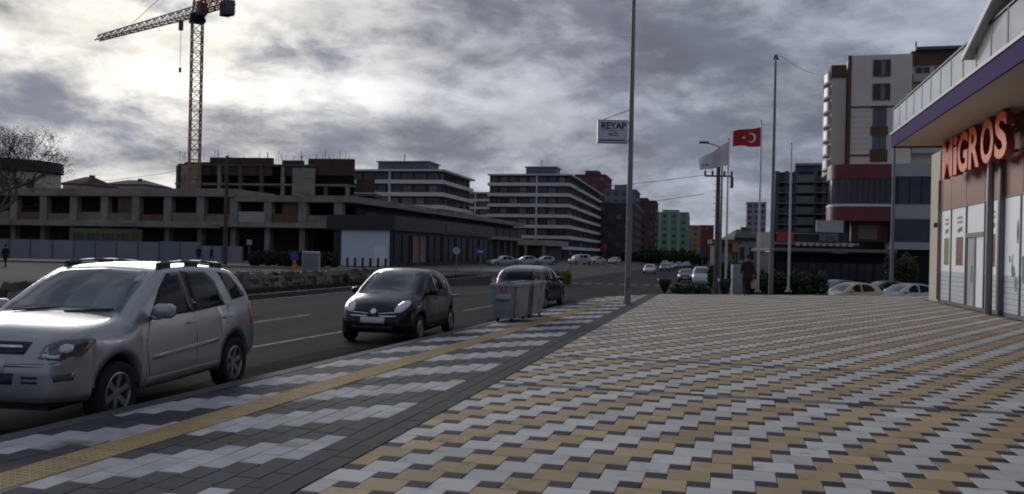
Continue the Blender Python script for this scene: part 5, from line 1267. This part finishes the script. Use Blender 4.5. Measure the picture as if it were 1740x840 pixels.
p2 = A(1310, 470, 44); p2.z = zg(*TS(p2)); lp2 = lamp_post('lamp_post', 'tall slim lamp post behind the flag poles', p2, A(1322, 90, 44).z-p2.z-0.5, 0.12, 0.06, (0.3, 0.9, 0), 0.35)

p4_ = A(1515, 470, 62); p4_.z = zg(*TS(p4_)); lamp_post('lamp_post', 'dark slim lamp post before the white banded corner of the beige tower', p4_, A(1517, 186, 62).z-p4_.z-0.45, 0.13, 0.08, (0.4, 0.8, 0), 0.3)
# ---- flag poles and flags -----------------------------------------------------------------------
def flagpole(label, px, py_top, Y, zb=0.0):
    b_ = A(px, 470, Y); b_.z = zb; H = A(px, py_top, Y).z-zb
    t = thing('flag_pole', label, 'flag pole', b_)
    MB().tube((0, 0, 0), (0, 0, H), 0.055, 0.035, 12).build('pole', mat('pole_white', (0.50, 0.51, 0.52), 0.4, 0.1, var=0.06), t)
    MB().lathe([(0.0, H), (0.05, H+0.02), (0.055, H+0.06), (0.0, H+0.12)], 10).build('finial', M_CHR, t)
    MB().lathe([(0.16, 0), (0.16, 0.05), (0.08, 0.08), (0.07, 0.25)], 12).build('base', M_STEELG, t)
    r_ = MB(); r_.tube((0.07, 0, 0.9), (0.06, 0, H-0.1), 0.006, n=4); r_.build('halyard', M_WFRAME, t)
    return t, b_, H
def cloth(name, w, h, m, droop, amp, nx=28, ny=14, seed=0):
    """flag flying towards -x from the pole at x = 0; returns builder and surface function."""
    rr = random.Random(seed); ph = rr.uniform(0, 6)
    def S(u, v):                                          # u 0 pole..1 fly, v 0 bottom..1 top
        x = -u*w*(0.97-0.03*math.sin(3*u)); z = v*h-droop*u**1.3-0.05*math.sin(u*7+ph)*u*h
        y = amp*u**0.7*math.sin(u*9+ph+v*1.2)+0.4*amp*math.sin(u*17+v*3)*u
        return Vector((x, y, z))
    b = MB(); b.add([S(i/nx, j/ny) for i in range(nx+1) for j in range(ny+1)], [(i*(ny+1)+j, (i+1)*(ny+1)+j, (i+1)*(ny+1)+j+1, i*(ny+1)+j+1) for i in range(nx) for j in range(ny)])
    return b, S
Yf = 41.0
f1, b1, H1 = flagpole('white flag pole flying the red crescent flag', 1288, 207, Yf)
f2, b2, H2 = flagpole('white flag pole flying the pale flag', 1233, 238, Yf+1.2)
f3, b3, H3 = flagpole('white flag pole without a flag', 1340, 246, Yf+1.0)
M_FLAG = mat('flag_red', (0.36, 0.010, 0.022), 0.8, var=0.08, scale=1)
fl = thing('red_flag', 'red flag with white crescent and star', 'flag', b1+Vector((0, 0, H1-1.18)))
fb, S = cloth('flag_cloth', 1.36, 0.92, M_FLAG, -0.0, 0.10, seed=2)
S0_ = S
def Sx(u, v):                                             # fly end hangs a little lower and narrower, as in a light wind
    p = S0_(u, v); return Vector((p.x, p.y, p.z-0.20*u*v-0.0*u))
def surf_patch(poly, off, m, name, parent, Sf):
    cu = sum(p[0] for p in poly)/len(poly); cv = sum(p[1] for p in poly)/len(poly); n = len(poly); vs_ = []
    for f in (0.0, 0.5, 1.0):
        for p in (poly if f else [(cu, cv)]):
            q = Sf(cu+(p[0]-cu)*f, cv+(p[1]-cv)*f); vs_.append(q)
    fs = [(0, 1+i, 1+(i+1) % n) for i in range(n)]+[(1+i, 1+(i+1) % n, 1+n+(i+1) % n, 1+n+i) for i in range(n)]
    for sg in (-1, 1): MB().add([v+Vector((0, sg*off, 0)) for v in vs_], fs).build(name, m, parent)
nx, ny = 28, 14
b = MB(); b.add([Sx(i/nx, j/ny) for i in range(nx+1) for j in range(ny+1)], [(i*(ny+1)+j, (i+1)*(ny+1)+j, (i+1)*(ny+1)+j+1, i*(ny+1)+j+1) for i in range(nx) for j in range(ny)])
b.build('flag_cloth', M_FLAG, fl, True)
M_FW = mat('flag_white', (0.62, 0.62, 0.62), 0.8, var=0.05)
asp = 1.36/0.92; cx_, cy_, ro, ri_ = 0.36, 0.50, 0.27, 0.215
quad = []
N_ = 22
for i in range(N_):
    def ring(k):
        a = R(38)+(2*math.pi-2*R(38))*k/N_; o = (cx_+ro*math.cos(a)/asp, cy_+ro*math.sin(a))
        # inner circle is shifted towards the fly
        a2 = R(52)+(2*math.pi-2*R(52))*k/N_; n_ = (cx_+0.065/asp*1.0+ri_*math.cos(a2)/asp, cy_+ri_*math.sin(a2)); return o, n_
    (o0, n0), (o1, n1) = ring(i), ring(i+1); quad.append((o0, o1, n1, n0))
for sgn in (-1, 1):
    b = MB()
    for q in quad: b.add([Sx(*p)+Vector((0, sgn*0.012, 0)) for p in q], [(0, 1, 2, 3)])
    b.build('crescent', M_FW, fl)
star = [(0.64+(0.115 if i % 2 == 0 else 0.046)*math.cos(R(180+36*i))/asp, 0.5+(0.115 if i % 2 == 0 else 0.046)*math.sin(R(180+36*i))) for i in range(10)]
surf_patch(star, 0.012, M_FW, 'star', fl, Sx)
wf = thing('pale_flag', 'pale white flag curling in the wind', 'flag', b2+Vector((0, 0, H2-1.35)))
_, S2 = cloth('x', 1.42, 1.15, M_FW, 0.0, 0.22, seed=5)
def S2x(u, v):
    p = S2(u, v); return Vector((p.x, p.y, p.z*(1-0.5*u)-0.28*u+0.12))
b = MB(); b.add([S2x(i/nx, j/ny) for i in range(nx+1) for j in range(ny+1)], [(i*(ny+1)+j, (i+1)*(ny+1)+j, (i+1)*(ny+1)+j+1, i*(ny+1)+j+1) for i in range(nx) for j in range(ny)])
b.build('flag_cloth', mat('flag_pale', (0.58, 0.59, 0.64), 0.8, var=0.1, scale=1.2), wf, True)
surf_patch([(0.72, 0.2), (0.98, 0.25), (0.98, 0.45), (0.72, 0.4)], 0.01, mat('flag_grey_print', (0.25, 0.24, 0.26), 0.8, var=0.3, scale=3), 'print', wf, S2x)

# ---- utility pole, street lamp and wires --------------------------------------------------------
up_ = A(1217, 470, 58); up_.z = zg(*TS(up_)); Hu = A(1217, 281, 58).z-up_.z
ut = thing('utility_pole', 'weathered utility pole with a cross arm and insulators beyond the flag poles', 'pole', up_)
MB().tube((0, 0, -0.2), (0, 0, Hu), 0.19, 0.13, 12).build('pole', mat('old_concrete_pole', (0.095, 0.082, 0.075), 0.9, var=0.25, scale=2), ut)
MB().box(-0.95, 0.95, -0.06, 0.06, Hu-0.78, Hu-0.66).build('cross_arm', M_FRAME, ut)
for x in (-0.88, -0.4, 0.4, 0.88): MB().lathe([(0.05, Hu-0.66), (0.09, Hu-0.56), (0.06, Hu-0.5), (0.09, Hu-0.42), (0.0, Hu-0.34)], 10, 'z', (x, 0, 0)).build('insulator', M_BLACK, ut)
MB().bbox(0.78, 1.0, -0.12, 0.12, Hu-1.5, Hu-0.78, 0.03).build('fuse_box', M_FRAME, ut)
for k in range(6): MB().bar((-0.32, 0, Hu-1.3-k*0.42), (0.32, 0, Hu-1.3-k*0.42), 0.03).build('step_iron', M_FRAME, ut)
sl = A(1223, 470, 64); sl.z = zg(*TS(sl)); ls = thing('street_lamp', 'grey street lamp with a long arm behind the utility pole', 'lamp post', sl)
Hs = A(1223, 252, 64).z-sl.z; MB().tube((0, 0, 0), (0, 0, Hs), 0.10, 0.06, 10).build('pole', M_POLE, ls)
MB().path([(0, 0, Hs), (-0.5, 0, Hs+0.2), (-1.1, 0, Hs+0.36)], 0.04, 8).build('arm', M_POLE, ls); MB().bbox(-1.75, -1.0, -0.14, 0.14, Hs+0.32, Hs+0.47, 0.04).build('lamp_head', M_FRAME, ls)
def wire(name, label, a, b_, sag, r=0.012):
    pts = [a.lerp(b_, i/16)+Vector((0, 0, -sag*4*(i/16)*(1-i/16))) for i in range(17)]
    return tag(MB().path(pts, r, 4).build(name, M_BLACK), label, 'cable')
wire('overhead_cable', 'overhead cable from the slim lamp post to the beige tower', A(1322, 92, 44), A(1436, 108, 103), 1.2)
wire('overhead_cable', 'upper overhead cable running from the utility pole to the pole by the hoarding', A(1196, 298, 58), A(382, 272, 84), 2.0, 0.02)
wire('overhead_cable', 'lower overhead cable slung from the utility pole across the road', A(1196, 330, 58), A(382, 292, 84), 2.4, 0.02)
wire('overhead_cable', 'overhead cable running left from the pole by the hoarding', A(382, 274, 84), A(-120, 300, 90), 1.4, 0.02)
up2 = A(382, 450, 84); up2.z = -0.3; u2 = thing('utility_pole', 'brown timber pole standing in front of the hoarding', 'pole', up2)
MB().tube((0, 0, 0), (0, 0, A(382, 265, 84).z+0.3), 0.24, 0.16, 10).build('pole', mat('brown_pole', (0.085, 0.06, 0.048), 0.9, var=0.25, scale=1.5), u2)
MB().box(-0.5, 0.5, -0.05, 0.05, A(382, 275, 84).z, A(382, 275, 84).z+0.12).build('cross_arm', M_FRAME, u2)

# ---- traffic signs and small posts ---------------------------------------------------------------
def sign_post(name, label, px, py, Y, shape, r, m, zb, arrow=None, cat='sign'):
    b_ = A(px, 450, Y); b_.z = zb; zc_ = A(px, py, Y).z-zb; t = thing(name, label, cat, b_)
    MB().tube((0, 0, 0), (0, 0, zc_+r*0.8), 0.04, n=8).build('post', M_POLE, t)
    b = MB()
    if shape == 'disc': b.tube((0, -0.05, zc_), (0, -0.075, zc_), r, n=24)
    else: b.bbox(-r, r, -0.075, -0.05, zc_-r, zc_+r, 0.008)
    pl_ = b.build('plate', m, t)
    if arrow: MB().box(-r*0.55, r*0.55, -0.085, -0.077, zc_-r*0.13, zc_+r*0.13).build('arrow', M_WHITE, pl_)
    return t
sign_post('road_sign', 'round blue road sign with a white arrow in front of the pavilion', 816, 428, 70, 'disc', 0.36, M_BLUE, -0.4, True)
sign_post('road_sign', 'round pale road sign seen from behind near the pavilion windows', 775, 426, 72, 'disc', 0.30, M_STEELG, -0.4)
sign_post('road_sign', 'small square sign on a post beside the hoarding', 423, 412, 88, 'sq', 0.26, M_STEELG, -0.3)
sign_post('road_sign', 'blue square sign at the bend of the far road', 946, 443, 90, 'sq', 0.24, M_BLUE, -0.7)
sign_post('road_sign', 'blue sign further along the far road beyond the bend', 969, 430, 110, 'sq', 0.26, M_BLUE, -0.9)
sign_post('road_sign', 'red round sign under the receding white banded block', 1026, 420, 150, 'disc', 0.5, mat('dull_red', (0.2, 0.03, 0.03), 0.6), -1.0)
sign_post('road_sign', 'blue panel sign in front of the bright red block', 1193, 432, 105, 'sq', 0.36, M_BLUE, -1.0)
b_ = A(500, 450, 70); b_.z = -0.3; t = thing('marker_post', 'orange base traffic marker with a blue plate on the verge', 'sign', b_)
MB().lathe([(0.24, 0), (0.24, 0.06), (0.16, 0.1), (0.13, 0.9), (0, 0.92)], 14).build('base', M_ORANGE, t); MB().bbox(-0.3, 0.3, -0.04, 0.0, 0.9, 1.6, 0.02).build('plate', M_BLUE, t)
b_ = A(528, 475, 46); b_.z = -0.1; t = thing('utility_cabinet', 'grey utility cabinet standing on the verge', 'cabinet', b_)
c = MB(); c.bbox(-0.45, 0.45, -0.2, 0.2, 0.1, 1.55, 0.03); c.build('body', M_STEELG, t); MB().box(-0.4, -0.01, -0.215, -0.2, 0.2, 1.45).build('door', M_POLE, t); MB().box(0.01, 0.4, -0.215, -0.2, 0.2, 1.45).build('door', M_POLE, t); MB().box(-0.5, 0.5, -0.25, 0.25, -0.1, 0.1).build('plinth', M_KERB, t)
# white display cabinet by the flag poles
b_ = A(1251, 490, 42.6); b_.z = 0.0 if TS(b_)[0] < s_far(TS(b_)[1]) else zg(*TS(b_)); t = thing('white_cabinet', 'white upright cabinet standing among the flag poles', 'cabinet', b_)
zt_ = A(1251, 450, 42.6).z-b_.z; c = MB(); c.bbox(-0.24, 0.24, -0.2, 0.2, 0.05, zt_, 0.02); c.build('body', mat('cabinet_white', (0.28, 0.30, 0.33), 0.5, var=0.08), t); MB().box(-0.2, 0.2, -0.215, -0.2, 0.1, zt_*0.62).build('door', mat('cabinet_grey', (0.26, 0.28, 0.31), 0.5), t); MB().box(-0.18, 0.18, -0.17, 0.17, 0, 0.05).build('plinth', M_BLACK, t)
# cup shaped planters
for px, lab in ((1129, 'black cup shaped planter at the corner of the plaza'), (1231, 'black cup shaped planter at the foot of the pale flag pole')):
    b_ = A(px, 492, 38.6 if px < 1200 else 40.2); b_.z = zg(*TS(b_))
    s_, t_ = TS(b_)
    if s_ < s_far(t_): b_.z = 0.0
    t = thing('planter', lab, 'planter', b_, group='cup planters on the plaza edge'); hz_ = A(px, 474, b_.y).z-b_.z
    MB().lathe([(0.0, 0.0), (0.17, 0), (0.17, 0.04), (0.06, 0.08), (0.055, hz_*0.38), (0.16, hz_*0.5), (0.28, hz_*0.85), (0.32, hz_), (0.28, hz_), (0.25, hz_-0.06), (0, hz_-0.06)], 18).build('bowl', M_BLACK, t, True)

# ================================================================== PLANTS
def leaf_cloud(b, c, rad, n, size, rr, flat=1.0):
    for _ in range(n):
        while True:
            p = Vector((rr.uniform(-1, 1), rr.uniform(-1, 1), rr.uniform(-1, 1)))
            if 0.25 < p.length < 1: break
        p *= (0.75+0.25*rr.random())
        q = c+Vector((p.x*rad[0], p.y*rad[1], p.z*rad[2]))
        a = Vector((rr.gauss(0, 1), rr.gauss(0, 1), rr.gauss(0, 0.7))).normalized(); e = a.orthogonal().normalized(); s = size*rr.uniform(.6, 1.4)
        b.add([q-a*s, q+e*s*0.5, q+a*s, q-e*s*0.5], [(0, 1, 2, 3)])
def shrub(label, p, w, d, h, n, m, seed, size=0.09, group=None, name='shrub'):
    rr = random.Random(seed); t = thing(name, label, 'shrub', p, 0, group)
    b = MB(); k = max(3, int(w/0.5))
    for i in range(k):
        c = Vector((-w/2+w*(i+0.5)/k, rr.uniform(-.2, .2)*d, h*rr.uniform(.42, .58))); leaf_cloud(b, c, (w/k*rr.uniform(.7, .95), d*0.55, h*rr.uniform(.42, .55)), n//k, size, rr)
    b.build('foliage', m, t)
    st = MB()
    for i in range(k*2): st.tube((rr.uniform(-w/2, w/2)*.8, rr.uniform(-.1, .1), -0.05), (rr.uniform(-w/2, w/2)*.8, rr.uniform(-.2, .2), h*0.75), 0.025, 0.01, 5)
    st.build('stems', M_BARK, t); return t
def onpl(px, py, Y):
    p = A(px, py, Y); s_, t_ = TS(p); p.z = 0.0 if s_ < s_far(t_) else zg(s_, t_); return p
shrub('rounded dark shrub between the two cup planters', onpl(1172, 492, 40.5), 1.6, 1.0, 0.95, 1500, M_LEAF, 1)
p = onpl(1322, 492, 46); shrub('tall dark hedge behind the walking man and the bare flag pole', p, 3.3, 1.3, A(1322, 452, 46).z-p.z, 6000, M_LEAF, 2, 0.10, name='hedge')
p = onpl(1380, 492, 45); shrub('dark shrub at the plaza edge beside the pale yellow hatchback', p, 1.3, 1.0, A(1380, 462, 45).z-p.z, 2200, M_LEAF, 3)
p = onpl(1240, 470, 70); shrub('dark bushy hedge beyond the white cabinet', p, 3.4, 1.6, 2.6, 3500, M_LEAF, 4, 0.14, name='hedge')
p = A(1532, 470, 66); p.z = -0.9; shrub('leafy olive shrub beside the supermarket corner', p, 2.2, 1.6, 3.2, 3200, M_LEAF2, 5, 0.12)
p = A(955, 470, 62); p.z = zg(*TS(p)); shrub('yellow leaved shrub beyond the dark hatchback', p, 1.2, 1.0, 1.15, 1300, M_LEAFY, 6, 0.10)
vs2 = [(452, 40, 1.1, 0.6, 'olive weeds growing against the rubble wall'), (485, 41, 1.6, 0.5, 'low olive shrub beside the utility cabinet'), (570, 43, 1.2, 0.55, 'small olive shrub on the verge behind the black hatchback')]
for i, (px, Y, w, h, lab) in enumerate(vs2):
    p = A(px, 480, Y); p.z = -0.06; shrub(lab, p, w, 0.6, h, 900, M_LEAF2, 20+i, 0.07)
for i, (px0, px1, Y, h, lab) in enumerate(((425, 572, 82, 1.7, 'long dark clipped hedge in front of the podium'), (1050, 1200, 230, 3.6, 'row of dark street trees far along the road'), (1085, 1180, 320, 5.0, 'distant dark trees below the mint green block'))):
    pa_, pb2 = A(px0, 450, Y), A(px1, 450, Y); p = (pa_+pb2)/2; p.z = -0.3 if Y < 100 else -1.1
    shrub(lab, p, (pb2-pa_).length, 1.6, h, 6000, M_LEAF, 30+i, 0.16 if Y < 100 else 0.4, name='hedge' if i == 0 else 'tree_row')
def bare_tree(label, base, H, seed, spread=0.55, twig_leaf=True):
    rr = random.Random(seed); t = thing('bare_tree', label, 'tree', base); tr = MB(); cr_ = MB(); lf = MB()
    def grow(p, d, L_, r, depth, mb):
        n = 3 if depth > 2 else 2; q = p
        for i in range(n):
            d2 = (d+Vector((rr.gauss(0, .10), rr.gauss(0, .10), rr.gauss(0.03, .06)))).normalized(); q2 = q+d2*L_/n
            mb.tube(q, q2, r*(1-0.25*i/n), r*(1-0.25*(i+1)/n), 6 if r > 0.04 else 3, False); q, d = q2, d2
        if depth == 0:
            if twig_leaf and rr.random() < 0.6: leaf_cloud(lf, q, (0.3, 0.3, 0.3), 3, 0.06, rr)
            return
        for i in range(rr.choice((2, 3, 3, 4))):
            a = Vector((rr.gauss(0, 1), rr.gauss(0, 1), rr.gauss(0.15, .6))).normalized(); nd = (d*(1-spread)+a*spread+Vector((0, 0, 0.12))).normalized()
            grow(q if i < 2 else p.lerp(q, rr.uniform(.4, .9)), nd, L_*rr.uniform(.62, .82), max(r*0.58, 0.011), depth-1, cr_)
    grow(Vector((0, 0, -0.2)), Vector((0, 0, 1)), H*0.28, H*0.020, 7, tr)
    tr.build('trunk', M_BARK, t); c = cr_.build('crown', M_BARK, t)
    if lf.v: lf.build('dry_leaves', mat('dry_leaf', (0.055, 0.04, 0.028), 0.9, var=0.4, scale=2), c)
p = A(-14, 470, 60); p.z = -0.3; bare_tree('large bare tree at the left in front of the round building', p, 13.6, 11)
p = A(-45, 470, 56); p.z = -0.3; bare_tree('bare tree next to the large bare tree at the picture edge', p, 14.0, 12)

# ================================================================== PEOPLE
M_SKIN = mat('skin', (0.33, 0.20, 0.145), 0.6, var=0.05); M_COAT = mat('dark_coat', (0.012, 0.012, 0.016), 0.85, var=0.2, scale=6); M_TROU = mat('dark_trousers', (0.014, 0.014, 0.017), 0.9, var=0.2, scale=6); M_HAIR = mat('dark_hair', (0.02, 0.016, 0.013), 0.7, var=0.2, scale=20); M_SHOE = mat('black_shoe', (0.01, 0.01, 0.01), 0.5, var=0.1)
def person(label, loc, facing, H=1.74, stride=0.28, coat=M_COAT, trou=M_TROU, rarm=None, larm=None, cap=None):
    """Built facing +y, then turned; one skinned body mesh coloured by region, hair and coat skirt as children."""
    t = thing('person', label, 'person', loc, facing); k = H/1.74
    J = {}; E_ = []; RAD = {}
    def v(n, p, r, par=None, r2=None):
        J[n] = Vector(p)*k; RAD[n] = (r*k, (r2 or r)*k)
        if par: E_.append((par, n))
    v('pelvis', (0, 0, 0.94), 0.165, None, 0.12); v('waist', (0, 0, 1.10), 0.155, 'pelvis', 0.115); v('chest', (0, 0.01, 1.30), 0.185, 'waist', 0.13); v('neckb', (0, 0, 1.45), 0.085, 'chest'); v('neck', (0, 0.015, 1.52), 0.058, 'neckb'); v('jaw', (0, 0.045, 1.575), 0.07, 'neck', 0.08); v('head', (0, 0.03, 1.645), 0.078, 'jaw', 0.096); v('crown', (0, 0.02, 1.705), 0.055, 'head', 0.07)
    for sg, n, ph in ((1, 'r', 1), (-1, 'l', -1)):
        st = stride*ph
        v('hip'+n, (sg*0.095, 0, 0.90), 0.10, 'pelvis'); v('knee'+n, (sg*0.10, st*0.55+0.04, 0.49), 0.062, 'hip'+n)
        v('ankle'+n, (sg*0.10, st-0.03, 0.085+(0.05 if ph < 0 else 0)), 0.042, 'knee'+n); v('heel'+n, (sg*0.10, st-0.05, 0.045+(0.04 if ph < 0 else 0)), 0.042, 'ankle'+n); v('toe'+n, (sg*0.11, st+0.15, 0.032), 0.036, 'heel'+n)
        v('sho'+n, (sg*0.19, 0, 1.41), 0.075, 'chest'); sw = -st*0.6
        arm = (rarm if sg > 0 else larm) or ((sg*0.24, sw*0.4, 1.13), (sg*0.25, sw+0.04, 0.90))
        v('elb'+n, arm[0], 0.052, 'sho'+n); v('wri'+n, arm[1], 0.034, 'elb'+n)
        d = (Vector(arm[1])-Vector(arm[0])).normalized(); w = Vector(arm[1]); v('palm'+n, w+d*0.07, 0.036, 'wri'+n, 0.022)
        for i in range(4):
            o = Vector((0, -0.027+0.018*i, 0)); L_ = (0.055, 0.068, 0.066, 0.05)[i]
            v('fa%d%s' % (i, n), w+d*0.115+o, 0.010, 'palm'+n); v('fb%d%s' % (i, n), w+d*(0.115+L_*0.6)+o+Vector((-sg*0.012, 0, 0)), 0.009, 'fa%d%s' % (i, n)); v('fc%d%s' % (i, n), w+d*(0.115+L_)+o+Vector((-sg*0.03, 0, 0)), 0.008, 'fb%d%s' % (i, n))
        v('ta'+n, w+d*0.06+Vector((-sg*0.01, 0.035, 0)), 0.012, 'palm'+n); v('tb'+n, w+d*0.10+Vector((-sg*0.02, 0.05, 0)), 0.010, 'ta'+n)
    names = list(J); idx = {n: i for i, n in enumerate(names)}
    me = bpy.data.meshes.new('body'); me.from_pydata([J[n] for n in names], [(idx[a], idx[b]) for a, b in E_], []); o = bpy.data.objects.new('body', me); COL.objects.link(o)
    md = o.modifiers.new('skin', 'SKIN'); md.use_smooth_shade = True
    if not me.skin_vertices: bpy.context.view_layer.objects.active = o
    for i, n in enumerate(names):
        sv = me.skin_vertices[0].data[i]; sv.radius = RAD[n]; sv.use_root = n == 'pelvis'
    o.modifiers.new('sub', 'SUBSURF').levels = 1
    dg = bpy.context.evaluated_depsgraph_get(); m2 = bpy.data.meshes.new_from_object(o.evaluated_get(dg)); bpy.data.objects.remove(o)
    m2.materials.clear()
    for m in (coat, trou, M_SKIN, M_SHOE): m2.materials.append(m)
    wr = [J['wrir'], J['wril']]
    for p in m2.polygons:
        c = p.center; p.use_smooth = True
        if c.z > 1.50*k: p.material_index = 2
        elif min((c-w).length for w in wr) < 0.05*k or any((c-J['palm'+n]).length < 0.12*k for n in 'rl'): p.material_index = 2
        elif c.z < 0.10*k: p.material_index = 3
        elif c.z < 0.88*k and abs(c.x) < 0.21*k: p.material_index = 1
        else: p.material_index = 0
    bo = link('body', m2, t)
    h = MB(); h.lathe([(0.0, 1.765), (0.055, 1.755), (0.088, 1.715), (0.098, 1.66), (0.09, 1.60)], 14, 'z', (0, 0.0, 0)); 
    h.v = [(x*k*0.92, (y*1.08+0.012)*k, z*k) for x, y, z in h.v]; h.build('cap' if cap else 'hair', cap or M_HAIR, t, True)
    c = MB(); c.lathe([(0.205, 1.36), (0.195, 1.10), (0.20, 0.95), (0.225, 0.78), (0.235, 0.66), (0.21, 0.66)], 16)
    c.v = [(x*k, y*0.72*k, z*k) for x, y, z in c.v]; c.build('coat', coat, t, True)
    f = MB(); f.add([(Vector(q)*k) for q in ((-0.012, 0.115, 1.62), (0.012, 0.115, 1.62), (0, 0.15, 1.615), (0, 0.118, 1.66))], [(0, 1, 2), (1, 3, 2), (3, 0, 2)]); f.build('nose', M_SKIN, t)
    return t
mp_ = G(1269, 503, 0.0)
person('man in a long dark coat and cap walking away across the plaza', mp_, R(-8), 1.73, 0.20, cap=mat('brown_cap', (0.035, 0.02, 0.018), 0.85))
bg_ = thing('shopping_bag', 'pale carrier bag hanging from the hand of the man in the dark coat', 'bag', mp_+Vector((0.32, 0.02, 0.30)), R(-8))
b = MB(); b.add([(-0.05, -0.15, 0), (0.05, -0.15, 0), (0.05, 0.15, 0), (-0.05, 0.15, 0), (-0.07, -0.17, 0.2), (0.07, -0.17, 0.2), (0.07, 0.17, 0.2), (-0.07, 0.17, 0.2), (-0.02, -0.13, 0.40), (0.02, -0.13, 0.40), (0.02, 0.13, 0.40), (-0.02, 0.13, 0.40)],
    [(3, 2, 1, 0)]+[(i, (i+1) % 4, 4+(i+1) % 4, 4+i) for i in range(4)]+[(4+i, 4+(i+1) % 4, 8+(i+1) % 4, 8+i) for i in range(4)]+[(8, 9, 10, 11)]); b.v = [(x*1.3, y*0.9, z) for x, y, z in b.v]
b.v = [(y*0.9, x, z) for x, y, z in b.v]; b.build('sack', mat('bag_pale', (0.36, 0.30, 0.29), 0.7, var=0.15, scale=8), bg_, True)
MB().path([(-0.10, 0, 0.39), (-0.06, 0, 0.50), (0, 0, 0.53), (0.06, 0, 0.50), (0.10, 0, 0.39)], 0.008, 5).build('handle', M_RED, bg_)
for px, Y, lab, fc in ((337, 94, 'pedestrian in dark clothes by the hoarding beside the brown pole', 0.6), (359, 93, 'pedestrian in dark clothes standing next to the brown pole', -0.5), (9, 66, 'pedestrian in dark clothes under the large bare tree', 1.2)):
    p = A(px, 445, Y); p.z = -0.29 if Y < 70 else -0.15; s_, t_ = TS(p); p.z = max(zg(s_, t_), -0.16 if Y > 80 else -9)
    person(lab, p, fc, 1.72, 0.16)
